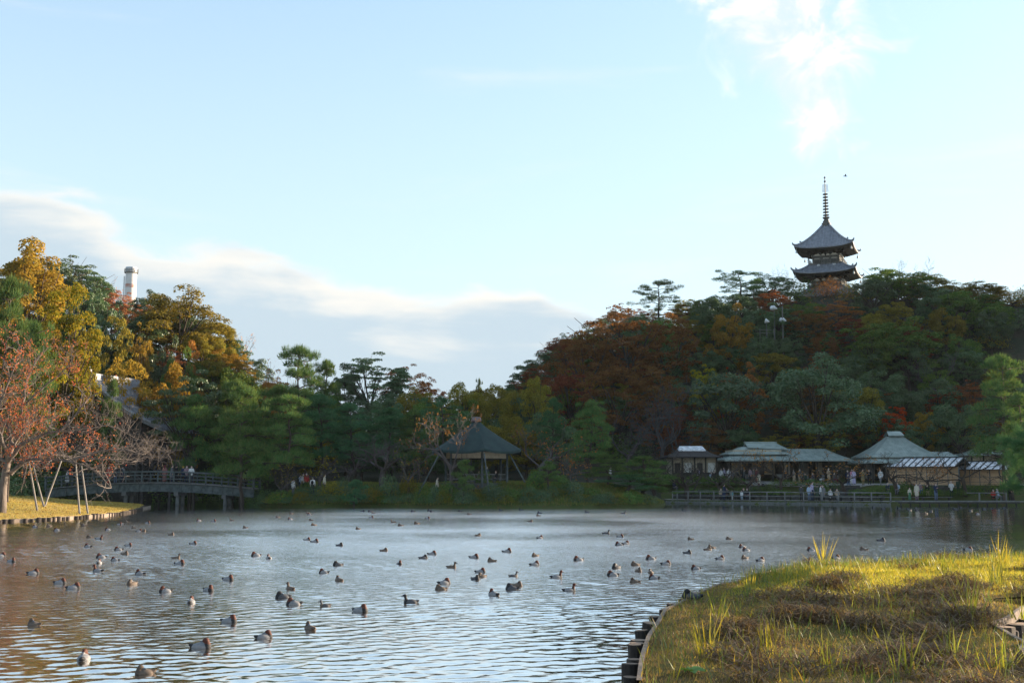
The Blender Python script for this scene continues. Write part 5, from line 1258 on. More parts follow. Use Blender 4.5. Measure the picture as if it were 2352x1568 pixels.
def reed_fence(u0, u1, Y, vtop_eave, vridge, vbot, npan, label, yaw):
    A = at(u0, vbot, Y + .0); ca, sa = math.cos(yaw), math.sin(yaw)
    # walk along the wall until the right pixel is reached
    L = 0
    for k in range(4000):
        L += .01; x, y = A[0] + ca * L, A[1] - sa * L
        if x / y * S / CP > (u1 - CX): break
    g = min(hz(A[0], A[1]), hz(A[0] + ca * L, A[1] - sa * L)) - .1
    o = thing('reed_fence', label, 'fence', (A[0], A[1], g), -yaw)
    he = zat(vtop_eave, Y) - g; hr = zat(vridge, Y + 1) - g
    m = int(round(L / 1.15)); pw = L / m
    for i in range(m):
        q = MB(); q.box((0, 0, 0), (pw - .05, .06, he - .1)); q.build('reed_panel', REED, o, ((i + .5) * pw, .3, (he - .1) / 2))
    for i in range(m + 1):
        q = MB(); q.box((0, 0, he / 2), (.09, .11, he)); q.build('post', WOOD, o, (i * pw, .3, 0))
    for hh in (.45, 1.0, 1.55):
        q = MB(); q.box((0, 0, 0), (L, .03, .04)); q.build('batten', POLE, o, (L / 2, .245, hh))
    pw = L / npan; run = 2.1
    for i in range(npan):
        q = MB(); x0, x1 = i * pw + .02, (i + 1) * pw - .02
        G = np.array([[(x0, -.35, he), (x0, -.35 + run, hr)], [(x1, -.35, he), (x1, -.35 + run, hr)]]); q.grid(G); q.grid(G - [0, 0, .05]); q.grid(np.stack([G[:, 0], G[:, 0] - [0, 0, .05]], 1)); q.build('roof_board', METAL, o)
    for i in range(npan + 1):
        q = MB(); q.bar((i * pw, -.38, he + .04), (i * pw, -.35 + run, hr + .04), .09, .08); q.build('roof_batten', WOOD_G, o)
    q = MB(); q.bar((-.1, -.35 + run, hr + .07), (L + .1, -.35 + run, hr + .07), .16, .1); q.build('ridge_pole', WOOD_D, o)
    q = MB(); q.bar((-.1, -.36, he - .06), (L + .1, -.36, he - .06), .08, .08); q.build('eave_pole', WOOD_D, o)
    G = np.array([[(0, -.35 + run, hr), (0, -.35 + run * 1.8, he)], [(L, -.35 + run, hr), (L, -.35 + run * 1.8, he)]]); q = MB(); q.grid(G); q.grid(G - [0, 0, .05]); q.build('rear_roof', WOOD_G, o)
reed_fence(2034, 2199, 126, 1071, 1052, 1108, 11, 'long reed-screen fence with pale board roof beside the pointed tea house', .85)
reed_fence(2203, 2318, 122, 1077, 1060, 1112, 7, 'shorter reed-screen fence with pale board roof at the right', .85)

# ------------------------------------------------------------------ waterside fence, edging, boardwalk, benches
def shore_pt(u, off=0.):
    best = None
    for Y in np.arange(104, 124, .05):
        x = xat(u, Y, 1150); ys = np.interp(x, [p[0] for p in TERRACE_EDGE], [p[1] for p in TERRACE_EDGE])
        if Y >= ys + off: return np.array([x, Y])
    return np.array([xat(u, 110, 1150), 110])
def waterside():
    us = [1545, 1555.5, 1580.8, 1608.8, 1640, 1681, 1722.5, 1762, 1803, 1846, 1888.5, 1926, 1963, 2002, 2046]
    P = [shore_pt(u, .35) for u in us]; b = P[0]
    o = thing('railing', 'weathered wooden two-rail fence along the far waterside', 'fence', (b[0], b[1], .34))
    for i, p in enumerate(P):
        d = p - b; q = MB(); q.box((0, 0, .45), (.11, .11, 1.0)); q.build('post', WOOD, o, (d[0], d[1], 0))
        if i:
            e = P[i - 1] - b
            for hh, w in ((.93, .10), (.50, .08)):
                q = MB(); q.bar((e[0], e[1], hh), (d[0], d[1], hh), .09 if hh > .9 else .06, w); q.build('rail', WOOD, o)
    # pile edging
    def piles(path, label, spacing, r, h, name='pile_edging', m=POLE, hv=.08, seed=1):
        rng = np.random.default_rng(seed); path = np.asarray(path); seg = np.linalg.norm(np.diff(path, axis=0), axis=1); cum = np.concatenate([[0], np.cumsum(seg)])
        n = int(cum[-1] / spacing); o = thing(name, label, 'edging', (path[0][0], path[0][1], 0))
        m_ = MB(); m_.tube([(0, 0, -.6), (0, 0, -.2), (0, 0, h)], [r, r, r * .97], 8); pm = m_.mesh('pile', m)
        if n <= 300:
            for i in range(n):
                s = (i + .5) * spacing; x, y = np.interp(s, cum, path[:, 0]), np.interp(s, cum, path[:, 1])
                a = ob('pile', pm, o, (x - path[0][0], y - path[0][1], rng.uniform(-hv, hv * .3)))
        return o
    piles(TERRACE_EDGE[:5], 'row of pale stakes edging the far bank below the fence', .105, .05, .27, m=WOOD)
    piles([(-44, 139.6), (-33, 136.7), (-28, 130.7)], 'row of pale stakes edging the bank beyond the bridge', .13, .055, .34, seed=2)
    # boardwalk
    a, c = np.array([38.4, 110.2]), np.array([50.2, 109.6]); d = c - a; L = np.linalg.norm(d)
    o = thing('boardwalk', 'low wooden boardwalk over the water at the right', 'boardwalk', (a[0], a[1], 0), math.atan2(d[1], d[0]))
    for k in range(4):
        q = MB(); q.box((0, 0, 0), (L, .3, .09)); q.build('plank', WOOD, o, (L / 2, -.9 + k * .33, .46 + k % 2 * .004))
    for i in range(13):
        q = MB(); q.tube([(0, 0, -1), (0, 0, .42)], .085, 7); q.build('pile', WOOD_D, o, (.3 + i * (L - .6) / 12, -.85, 0))
    q = MB(); q.box((0, 0, 0), (L, .1, .16)); q.build('beam', WOOD_D, o, (L / 2, -.95, .34))
    # rail at the far right end
    P = [at(u, 1150, 110.5) for u in (2222, 2250, 2290, 2312)]
    o = thing('end_railing', 'short wooden rail at the right end of the boardwalk', 'fence', (P[0][0], P[0][1], .45))
    for p in P[1:]:
        q = MB(); q.box((0, 0, .4), (.12, .12, .95)); q.build('post', WOOD, o, (p[0] - P[0][0], p[1] - P[0][1], 0))
    q = MB(); q.bar((0, 0, .82), (P[3][0] - P[0][0], P[3][1] - P[0][1], .82), .1, .1); q.build('rail', WOOD, o)
    # benches
    def bench(u, Y, w, label):
        Y = max(Y, shore_pt(u, 2.6 if Y < 118 else 5.4)[1]); X = xat(u, Y, 1140); o = thing('bench', label, 'bench', (X, Y, hz(X, Y)), 0, 'benches along the waterside')
        for k in range(3):
            q = MB(); q.box((0, 0, 0), (w, .12, .05)); q.build('slat', WOOD, o, (0, -.15 + k * .15, .44))
        for sx in (-.42, 0, .42):
            q = MB(); q.box((0, 0, .2), (.12, .4, .42)); q.build('leg', WOOD_D, o, (sx * w, 0, 0))
    for i, (u, Y, w) in enumerate(((1655, 117.8, 2.4), (1700, 117.0, 2.4), (1745, 116.2, 2.4), (1905, 113.4, 2.6), (1955, 112.8, 2.6), (2000, 112.2, 2.6), (2075, 112.6, 3.2), (2150, 112.4, 3.2))):
        bench(u, Y, w, f'low wooden bench by the water, {ordn(i)} from the left')
    bench(1640, 119.9, 4.0, 'long bench on the upper step where two people sit')
    bench(1815, 117.4, 3.6, 'stone-like bench behind the standing group at the fence')
    # dry stone walls of the terrace
    rng = np.random.default_rng(4)
    ms = []
    for i in range(4):
        q = MB(); P = sphere_dirs(1, rng); q.box((0, 0, 0), (1, .5, 1)); q.v = [tuple(np.array(v) * rng.uniform(.82, 1.04, 3)) for v in q.v]; ms.append(q.mesh('stone', STONE))
    for (lab, u0, u1, off, h) in (('low stone retaining wall below the azaleas, left of the steps', 1545, 1738, 4.9, .62), ('low stone retaining wall right of the steps', 1800, 2030, 4.9, .62), ('upper stone wall in front of the reed fence', 2140, 2330, 7.8, .9)):
        a = shore_pt(u0, off); o = thing('stone_wall', lab, 'wall', (a[0], a[1], .3 if off < 6 else .9)); x = 0; uu = u0
        e = shore_pt(u1, off); L = np.linalg.norm(e - a); dx = (e - a) / L; s = 0
        while s < L:
            w = rng.uniform(.5, .95); hh = h * rng.uniform(.85, 1.1); t = a + dx * (s + w / 2) - a
            b = ob('stone', ms[rng.integers(4)], o, (t[0], t[1], hh / 2 + .05)); b.scale = (w * .97, .8, hh); b.rotation_euler = (0, 0, math.atan2(dx[1], dx[0]) + rng.uniform(-.06, .06)); s += w
    # steps up to the terrace
    for (u, lab) in ((1768, 'stone steps up from the waterside to the tea house'), (1965, 'wide stone steps up to the pointed tea house')):
        a = shore_pt(u, 4.6); o = thing('steps', lab, 'steps', (a[0], a[1], .42))
        for k in range(6):
            q = MB(); q.box((0, 0, 0), (3.2, .75, .26)); q.build('step', STONE, o, (0, k * .74, .13 + k * .25))
waterside()

def floodlights():
    def horn(o, loc, rz, tilt, s=1.0):
        q = MB(); q.lathe([(.10, 0), (.16, .15), (.42, .62), (.45, .68), (.38, .66), (.05, .3)], 12)
        b = q.build('lamp_housing', LAMPW, o, loc, smooth=True); b.rotation_euler = (tilt, 0, rz); b.scale = (s, s, s)
    Y = 158.
    X = xat(1797, Y, 720); g = hz(X, Y); zt = zat(702, Y) - g
    o = thing('lamp_pole', 'thin pole with two white floodlights on the slope below the pagoda', 'lamp post', (X, Y, g))
    q = MB(); q.tube([(0, 0, -.2), (0, 0, zt)], [.09, .07], 7); q.build('pole', WOOD, o)
    zz = zat(737, Y) - g
    for s in (-1, 1): horn(o, (s * .5, -.1, zz), s * .9, -1.2, .8); 
    q = MB(); q.bar((-.55, 0, zz), (.55, 0, zz), .05, .05); q.build('cross_arm', BRONZE, o)
    for (u, v, Yq, lab) in ((1778, 709, 157., 'pair of white floodlights on a bracket left of the lamp pole'), (2014, 692, 166., 'pair of white floodlights among trees right of the pagoda base'), (1760, 739, 155., 'single white floodlight low left below the pagoda')):
        X = xat(u, Yq, v); g = hz(X, Yq); zz = zat(v, Yq) - g
        o = thing('floodlight', lab, 'floodlight', (X, Yq, g)); q = MB(); q.tube([(0, 0, -.2), (0, 0, zz)], [.07, .05], 6); q.build('pole', BRONZE, o)
        for s in ((-1, 1) if 'pair' in lab else (1,)): horn(o, (s * .42, -.1, zz), s * .8 + .3, -1.3, .85)
    Yq = 154.; X = xat(1765, Yq, 765); g = hz(X, Yq); zz = zat(756, Yq) - g
    o = thing('hillside_railing', 'pale railing at a viewpoint on the slope left of the lamp pole', 'fence', (X, Yq, g + zz - 1.0))
    for k in range(3):
        q = MB(); q.box((0, 0, .3), (.06, .06, 1.6)); q.build('post', WOOD, o, (-1.2 + k * 1.0, 0, 0))
    for hh in (.9, .45):
        q = MB(); q.bar((-1.3, 0, hh), (.9, 0, hh), .04, .05); q.build('rail', WOOD, o)
floodlights()

def flying_bird():
    p = at(1941, 405, 120); o = MB()
    o.tube([(-.22, 0, 0), (0, 0, .02), (.24, 0, 0)], [.02, .06, .03], 6); o.add([(-.06, 0, .02), (.1, 0, .02), (-.02, .5, .12), (-.12, .48, .12)], [(0, 1, 2, 3)]); o.add([(-.06, 0, .02), (.1, 0, .02), (-.02, -.5, .12), (-.12, -.48, .12)], [(3, 2, 1, 0)])
    tag(o.build('bird', WOOD_D, None, tuple(p)), 'tiny dark bird flying right of the pagoda spire tip', 'bird')
flying_bird()
# ------------------------------------------------------------------ bodies: smooth-union fields meshed by surface nets
def surfnet(F, org, h):
    nx, ny, nz = F.shape; inn = F < 0
    c = np.zeros((nx-1, ny-1, nz-1, 3)); cnt = np.zeros((nx-1, ny-1, nz-1))
    offs = [(i, j, k) for i in (0, 1) for j in (0, 1) for k in (0, 1)]
    sl = lambda o: tuple(slice(o[a], F.shape[a] - 1 + o[a]) for a in range(3))
    for a in offs:
        for ax in range(3):
            if a[ax]: continue
            b = list(a); b[ax] = 1; fa, fb = F[sl(a)], F[sl(b)]
            x = (fa < 0) != (fb < 0); t = np.where(x, fa / np.where(x, fa - fb, 1), 0)
            for q in range(3): c[..., q] += np.where(x, a[q] + (t if q == ax else 0), 0)
            cnt += x
    act = cnt > 0; idx = -np.ones(act.shape, int); idx[act] = np.arange(act.sum())
    I = np.argwhere(act); V = (I + c[act] / cnt[act][:, None]) * h + org
    Fs = []
    for ax in range(3):
        b, d = [(1, 2), (2, 0), (0, 1)][ax]
        s0 = [slice(None)] * 3; s1 = [slice(None)] * 3; s0[ax] = slice(0, -1); s1[ax] = slice(1, None)
        a0, a1 = inn[tuple(s0)], inn[tuple(s1)]
        E = np.argwhere(a0 != a1); E = E[(E[:, b] > 0) & (E[:, d] > 0) & (E[:, b] < F.shape[b] - 1) & (E[:, d] < F.shape[d] - 1)]
        if not len(E): continue
        flip = a0[tuple(E.T)]
        def cell(db, dd): C = E.copy(); C[:, b] -= db; C[:, d] -= dd; return idx[tuple(C.T)]
        Q = np.stack([cell(1, 1), cell(0, 1), cell(0, 0), cell(1, 0)], 1); Q[~flip] = Q[~flip][:, ::-1]
        Fs.append(Q)
    return V, np.concatenate(Fs)
def prim_d(P, pr):
    kind = pr[0]
    if kind == 'c':                                       # tapered capsule a, b, ra, rb
        a, b = np.array(pr[1], float), np.array(pr[2], float); ab = b - a
        t = np.clip(((P - a) @ ab) / (ab @ ab + 1e-12), 0, 1); return np.linalg.norm(P - a - t[..., None] * ab, axis=-1) - (pr[3] + (pr[4] - pr[3]) * t)
    c, r = np.array(pr[1], float), np.array(pr[2], float)  # ellipsoid
    q = (P - c)
    if len(pr) > 4: 
        ca, sa = math.cos(pr[4]), math.sin(pr[4]); q = np.stack([q[..., 0] * ca + q[..., 2] * sa, q[..., 1], -q[..., 0] * sa + q[..., 2] * ca], -1)
    k0 = np.linalg.norm(q / r, axis=-1); k1 = np.linalg.norm(q / (r * r), axis=-1)
    return k0 * (k0 - 1) / (k1 + 1e-9)
def body(name, prims, h, k, lo, hi, mats, extra=None):
    lo, hi = np.array(lo, float), np.array(hi, float); n = np.ceil((hi - lo) / h).astype(int) + 1
    G = np.stack(np.meshgrid(*[lo[i] + h * np.arange(n[i]) for i in range(3)], indexing='ij'), -1)
    D = None
    for mi, pr in prims:
        d = prim_d(G, pr)
        if D is None: D = d; continue
        kk = np.clip(.5 + .5 * (D - d) / k, 0, 1); D = D * (1 - kk) + d * kk - k * kk * (1 - kk)
    V, Fq = surfnet(D, lo, h)
    C = V[Fq].mean(1); best = np.full(len(C), 1e9); mi = np.zeros(len(C), int)
    for m_, pr in prims:
        d = prim_d(C, pr); s = d < best; best[s] = d[s]; mi[s] = m_
    V, F, M = [tuple(v) for v in V], [tuple(f) for f in Fq], list(mi)
    if extra is not None:
        b = len(V); V += extra.v; F += [tuple(i + b for i in f) for f in extra.f]; M += extra.mi
    m = bpy.data.meshes.new(name); m.from_pydata(V, [], F); m.update()
    for x in mats: m.materials.append(x)
    m.polygons.foreach_set('material_index', M); m.polygons.foreach_set('use_smooth', [True] * len(F))
    return m

# ---- ducks: bill along +x, waterline at z = 0
def dk(n, c, r=.7): return mat(n, c, r, tuple(x * .8 for x in c), 25, .002, 60)
D_CHEST, D_BLACK, D_GREY, D_BROWN, D_TAN, D_BILL, D_WHITE, D_SLATE = dk('duck_chestnut', (.075,.022,.012)), dk('duck_black', (.018,.018,.02)), dk('duck_pale_grey', (.20,.197,.20)), dk('duck_brown', (.08,.058,.043)), dk('duck_tan', (.12,.09,.068)), dk('duck_bill', (.09,.10,.12), .4), dk('duck_white', (.7,.68,.66)), dk('duck_slate', (.07,.07,.075))
def duck(name, pose, head, breast, bodym, tail, bill=D_BILL, flank=None, s=1.0):
    mats = [head, breast, bodym, tail, bill, flank or bodym]
    p = [(2, ('e', (-.03, 0, .035), (.185, .105, .085))), (1, ('e', (.115, 0, .035), (.085, .088, .080))), (3, ('e', (-.195, 0, .055), (.075, .055, .035), 0, -.25)), (3, ('c', (-.2, 0, .06), (-.27, 0, .085), .03, .012)),
         (5, ('e', (-.03, .07, .03), (.15, .05, .06))), (5, ('e', (-.03, -.07, .03), (.15, .05, .06)))]
    if pose == 'sleep':
        p += [(0, ('c', (.12, 0, .09), (.10, .005, .15), .058, .05)), (0, ('e', (.075, .01, .165), (.062, .045, .046))), (4, ('c', (.03, .015, .145), (-.035, .03, .125), .02, .016))]
    else:
        p += [(0, ('c', (.13, 0, .09), (.15, 0, .19), .052, .036)), (0, ('e', (.165, 0, .225), (.056, .038, .042))), (4, ('c', (.20, 0, .215), (.275, 0, .200), .022, .015))]
    q = MB()
    ex, ey, ez = ((.085, .045, .175) if pose == 'sleep' else (.185, .036, .235))
    for sy in (-1, 1): q.lathe([(.001, -.006), (.006, 0), (.001, .006)], 5, (ex, sy * ey + (.01 if pose == 'sleep' else 0), ez), 3)
    return body(name, p, .013, .03, (-.31, -.15, -.07), (.31, .15, .30), mats, q)
DUCKS = {('m', 0): duck('pochard_drake', 'sleep', D_CHEST, D_BLACK, D_GREY, D_BLACK), ('m', 1): duck('pochard_drake', 'up', D_CHEST, D_BLACK, D_GREY, D_BLACK),
         ('f', 0): duck('pochard_hen', 'sleep', D_BROWN, D_BROWN, D_TAN, D_BROWN), ('f', 1): duck('pochard_hen', 'up', D_BROWN, D_BROWN, D_TAN, D_BROWN),
         ('t', 0): duck('dark_duck', 'sleep', D_BLACK, D_BLACK, D_SLATE, D_BLACK, flank=D_SLATE), ('t', 1): duck('dark_duck', 'up', D_BLACK, D_BLACK, D_SLATE, D_BLACK, flank=D_SLATE),
         ('g', 1): duck('grebe', 'up', D_SLATE, D_TAN, D_SLATE, D_BROWN)}
DA = [(300,236,'m','L'),(420,228,'f','L'),(487,264,'m','L'),(717,223,'f','L'),(925,260,'m','L'),(1025,214,'m','R'),(1047,212,'m','L'),(1086,193,'f','L'),(1268,203,'m','R'),(1145,244,'f','L'),(1195,273,'m','R'),(1230,272,'f','R'),(1470,303,'f','R'),(1705,182,'m','L'),(1835,188,'m','R'),(1988,180,'f','L'),(2103,243,'f','L'),(768,325,'f','L'),(852,340,'m','R'),(755,407,'m','L'),(1105,398,'m','R'),(1015,432,'m','L'),(1072,470,'f','R'),(1660,382,'m','R'),(12,487,'m','R'),(100,533,'m','R'),(865,497,'m','L'),(850,545,'m','A'),(985,522,'m','L'),(1512,503,'f','R'),(1545,555,'m','R'),(290,635,'m','R'),(840,615,'m','L'),(1200,640,'m','L'),(520,717,'m','R'),(635,762,'m','R'),(1130,725,'f','A'),(1415,790,'m','L'),(1790,783,'m','A'),(1960,690,'m','R'),(1640,882,'m','A'),(290,1075,'f','L'),(1970,1050,'m','R'),(720,1370,'m','A'),(1730,1270,'m','R'),(1235,1490,'f','L')]
DB = [(262,482,'m','L'),(375,505,'m','A'),(452,152,'f','L'),(558,168,'m','L'),(568,121,'f','L'),(708,117,'f','L'),(724,130,'m','L'),(737,177,'f','L'),(760,220,'f','L'),(707,347,'m','R'),(772,364,'m','R'),(985,396,'t','R'),(1140,252,'f','L'),(1183,101,'t','R'),(1243,104,'t','L'),(1273,115,'f','L'),(1257,155,'m','R'),(1442,194,'f','L'),(1505,224,'f','L'),(1643,206,'f','L'),(1610,104,'t','L'),(1740,162,'m','R'),(1752,97,'t','L'),(1773,105,'t','L'),(2015,102,'t','L'),(2093,128,'f','L'),(1367,440,'f','R'),(1705,503,'t','R'),(1780,470,'m','R'),(965,563,'t','L'),(1497,553,'m','A'),(1945,582,'f','R'),(845,627,'m','L'),(978,695,'f','A'),(560,767,'f','A'),(1885,720,'m','R'),(1848,770,'f','L'),(490,842,'t','L'),(585,900,'m','L'),(855,910,'g','L'),(1590,882,'t','L'),(1165,958,'m','R'),(728,1110,'f','A'),(340,1185,'m','R')]
DC = [(473,100,'t','L'),(667,98,'t','L'),(840,128,'t','L'),(830,153,'f','L'),(757,206,'f','R'),(1287,120,'t','L'),(1633,131,'t','R'),(2200,105,'t','L'),(267,338,'f','R'),(848,362,'m','R'),(1470,318,'t','R'),(1605,352,'m','R'),(1590,428,'m','L'),(1655,416,'m','R'),(2262,374,'f','L'),(540,492,'m','R'),(230,548,'m','R'),(390,580,'f','L'),(800,530,'f','A'),(800,615,'m','R'),(1205,570,'m','L'),(2237,505,'t','R'),(1885,560,'m','L'),(1740,615,'f','L'),(1562,642,'t','A'),(2035,610,'m','R'),(2310,652,'m','L'),(290,683,'m','R'),(297,725,'f','A'),(240,752,'t','A'),(598,720,'g','R'),(1005,732,'m','R'),(1527,713,'m','L'),(1775,675,'f','A'),(1888,688,'f','A'),(1915,742,'m','L'),(1735,775,'f','L'),(410,898,'m','A'),(580,843,'t','L'),(635,810,'f','R'),(1125,857,'m','R')]
DD_ = [(490,75,'f','R'),(508,65,'f','L'),(690,60,'m','L'),(712,78,'m','L'),(612,12,'f','L'),(563,130,'m','R'),(705,125,'f','L'),(800,140,'m','R'),(1095,78,'m','L'),(1405,75,'f','L'),(1512,22,'t','R'),(2025,78,'m','R'),(1245,128,'m','R'),(2190,80,'f','L')]
DE = [(900,1012,'t','R'),(870,1045,'t','L'),(975,1055,'t','L'),(1005,1072,'t','R'),(1085,1070,'t','L'),(1080,1045,'t','R'),(1250,1085,'t','R'),(1190,1110,'f','L'),(1525,1055,'t','L'),(1550,1062,'t','R'),(1880,1060,'t','L'),(1970,1055,'t','R'),(1800,1115,'m','L'),(1720,1077,'t','R'),(1600,1037,'t','L'),(2120,1045,'t','R'),(260,1048,'t','L'),(695,1052,'t','R'),(575,1042,'t','L')]
def flock():
    L = []
    for T, ox, oy, f in ((DA, 0, 1148.4, .2677), (DB, 516.8, 1148.4, .2677), (DC, 1033.6, 1148.4, .24413), (DD_, 1435.5, 1234.5, .3896), (DE, 1894.9, 964.7, .19432)):
        L += [(ox + x * f, oy + y * f, k, d) for x, y, k, d in T]
    L.sort(key=lambda a: -a[1]); rng = np.random.default_rng(12)
    nrow = 12; rows = [L[i:i + nrow] for i in range(0, len(L), nrow)]
    DESC = {'m': 'chestnut-headed grey drake', 'f': 'brown hen duck', 't': 'dark duck', 'g': 'little grebe'}
    for ri, row in enumerate(rows):
        row = sorted(row)
        for i, (u, v, k, d) in enumerate(row):
            p = gp(u, v - 1.0)
            up = 1 if k == 'g' or rng.random() < (.10 if k != 't' else .2) else 0
            rz = {'L': math.pi, 'R': 0., 'A': rng.choice([-2.2, -1.1, 2.0])}[d] + rng.uniform(-.45, .45)
            o = ob(DUCKS[(k, up)].name.split('.')[0], DUCKS[(k, up)], None, (p[0], p[1], -.012), rz)
            s = rng.uniform(.76, .90) * (.72 if k == 'g' else 1.0) * (.92 if k == 'f' else 1); o.scale = (s, s * 1.05, s * 1.05)
            tag(o, f'{DESC[k]}, {ordn(i)} from the left in the {ordn(ri)} duck row from front', 'duck', 'ducks resting on the pond')
    p = gp(1588, 1372, BANK_Z + .05); o = ob('dark_duck', DUCKS[('t', 0)], None, tuple(p), math.pi * .95); o.scale = (1.05, 1, .9)
    tag(o, 'dark grey duck resting on the bank edge above the log posts', 'duck')
flock()

# ---- people, facing -y
PM = {}
def cloth(name, c):
    if name not in PM: PM[name] = mat('cloth_' + name, c, .9, tuple(x * .8 for x in c), 8, .004, 30)
    return PM[name]
CLO = {'black': (.018,.018,.02), 'navy': (.025,.035,.07), 'grey': (.16,.16,.165), 'dark grey': (.06,.062,.066), 'white': (.66,.65,.64), 'cream': (.52,.46,.36), 'beige': (.36,.27,.18), 'khaki': (.24,.19,.10), 'light blue': (.36,.45,.55), 'lavender': (.48,.42,.58), 'pink': (.55,.25,.30), 'red': (.42,.035,.03), 'dark green': (.035,.06,.04), 'green': (.06,.16,.09), 'brown': (.13,.08,.055), 'mauve': (.26,.18,.20), 'rose brown': (.24,.11,.10), 'maroon': (.13,.03,.035), 'teal': (.10,.30,.32), 'jeans blue': (.10,.14,.22), 'yellow': (.42,.32,.05)}
SKIN = mat('skin', (.48,.30,.22), .6, (.42,.26,.19), 10); HAIR = mat('dark_hair', (.02,.016,.014), .6); MASKM = mat('face_mask', (.72,.73,.75), .8); SHOE = mat('shoe', (.05,.05,.05), .6)
def person_mesh(name, pose, dress):
    """materials: 0 top, 1 lower, 2 skin, 3 hair/hat, 4 shoes, 5 mask, 6 bag"""
    sit = pose == 'sit'; p = []; q = MB(); dz = -.42 if sit else 0
    for s in (-1, 1):
        hip = (s * .09, 0, .90 + dz)
        if sit: kn, an, ft = (s * .10, -.42, .50), (s * .10, -.40, .10), (s * .11, -.54, .045)
        elif pose == 'walk': kn, an, ft = (s * .09, -.10 - .12 * s, .50), (s * .09, .02 - .26 * s, .10 + .03 * (s < 0)), (s * .10, -.12 - .26 * s, .045 + .02 * (s < 0))
        else: kn, an, ft = (s * .10, -.02, .50), (s * .105, 0, .09), (s * .12, -.13, .042)
        p += [(1, ('c', hip, kn, .092, .064)), (1, ('c', kn, an, .064, .045)), (4, ('c', (an[0], an[1] + .03, an[2] - .035), ft, .046, .036))]
        sh = (s * .175, .0, 1.36 + dz)
        if pose == 'phone': el, wr = (s * .22, -.04, 1.12), (s * .08, -.26, 1.20)
        elif sit: el, wr = (s * .23, -.03, 1.12 + dz), (s * .10, -.24, 1.02 + dz)
        elif pose == 'lean': el, wr = (s * .24, -.06, 1.12), (s * .16, -.30, 1.05)
        else: el, wr = (s * .235, .02 + (.06 * s if pose == 'walk' else 0), 1.10), (s * .235, -.05 - (.12 * s if pose == 'walk' else 0), .87)
        p += [(0, ('c', sh, el, .062, .048)), (0, ('c', el, wr, .048, .034))]
        d = nrm(np.array(wr) - np.array(el)); w = np.array(wr); pc = w + d * .055
        p += [(2, ('c', tuple(w), tuple(w + d * .08), .028, .030))]
        side = nrm(np.cross(d, [0, 1., .3])) * .5 + np.array([0, -.3, 0]); side = nrm(side)
        for k, ln in enumerate((.062, .072, .068, .052)):
            b0 = w + d * .10 + side * (k - 1.5) * .017; b1 = b0 + d * ln * .55; q.tube([b0 - d * .03, b1, b1 + d * ln * .4 + [0, -.012, -.008]], [.009, .0085, .007], 5, 2)
        b0 = w + d * .045 - side * .026; q.tube([b0, b0 - side * .025 + d * .03, b0 - side * .026 + d * .062], [.011, .010, .008], 5, 2)
    p += [(1, ('e', (0, .01, .93 + dz), (.155, .115, .12))), (0, ('e', (0, .005, 1.10 + dz), (.155, .115, .20))), (0, ('e', (0, .01, 1.28 + dz), (.175, .12, .15))), (0, ('c', (-.13, .01, 1.385 + dz), (.13, .01, 1.385 + dz), .062, .062)), (2, ('c', (0, .012, 1.40 + dz), (0, -.005, 1.50 + dz), .052, .05))]
    if dress == 'coat' and not sit: p += [(0, ('c', (0, .01, 1.05), (0, .01, .58), .145, .205))]
    if dress == 'dress' and not sit: p += [(1, ('c', (0, .01, .98), (0, .01, .22), .15, .20))]
    if dress == 'jacket' or sit: p += [(0, ('c', (0, .01, 1.05 + dz), (0, .01, .86 + dz), .15, .165))]
    hz_ = 1.585 + dz; ty = -.01
    p += [(2, ('e', (0, ty - .005, hz_), (.074, .090, .108))), (2, ('c', (0, ty - .088, hz_ - .0), (0, ty - .10, hz_ - .022), .012, .014)), (3, ('e', (0, ty + .022, hz_ + .03), (.086, .094, .098)))]
    for s in (-1, 1):
        p.append((2, ('e', (s * .076, ty, hz_ - .012), (.014, .022, .03))))
        q.lathe([(.001, -.010), (.010, 0), (.001, .010)], 6, (s * .032, ty - .088, hz_ + .008), 3)
    q.box((0, ty - .092, hz_ - .052), (.045, .012, .010), 0, 2)
    if 'hair' in dress or dress in ('dress',): p.append((3, ('c', (0, .07, hz_ + .02), (0, .085, hz_ - .22), .075, .06)))
    p.append((5, ('e', (0, ty - .068, hz_ - .045), (.058, .038, .042))))
    if dress == 'bag': p.append((6, ('e', (0, .16, 1.18 + dz), (.14, .085, .2))))
    return body(name, p, .024, .035, (-.42, -.66, -.02), (.42, .40, 1.76), [CLOTH0] * 2 + [SKIN, HAIR, SHOE, MASKM, CLOTH0], q)
CLOTH0 = cloth('grey', CLO['grey'])
PPL = {k: person_mesh('person', *k) for k in (('stand', 'coat'), ('stand', 'jacket'), ('stand', 'dress'), ('stand', 'bag'), ('walk', 'jacket'), ('walk', 'coat'), ('phone', 'jacket'), ('phone', 'coat'), ('lean', 'jacket'), ('sit', 'jacket'), ('lean', 'coat'))}
def person(u, Y, key, top, low, label, rz=None, h=1.68, hat=None, z=None, mask=True, v=1110):
    if Y < 120.5 and u > 1540 and z is None: Y = max(Y, shore_pt(u, 1.3 if key[0] != 'sit' else 2.5)[1])
    X = xat(u, Y, v); o = ob('person', PPL[key], None, (X, Y, (hz(X, Y) + .03) if z is None else z), (0 if rz is None else rz))
    o.scale = (h / 1.70,) * 3
    for i, m in ((0, cloth(top, CLO[top])), (1, cloth(low, CLO[low])), (3, cloth(hat, CLO[hat]) if hat else HAIR), (5, MASKM if mask else SKIN), (6, cloth('black', CLO['black']))):
        o.material_slots[i].link = 'OBJECT'; o.material_slots[i].material = m
    return tag(o, label, 'person', None)
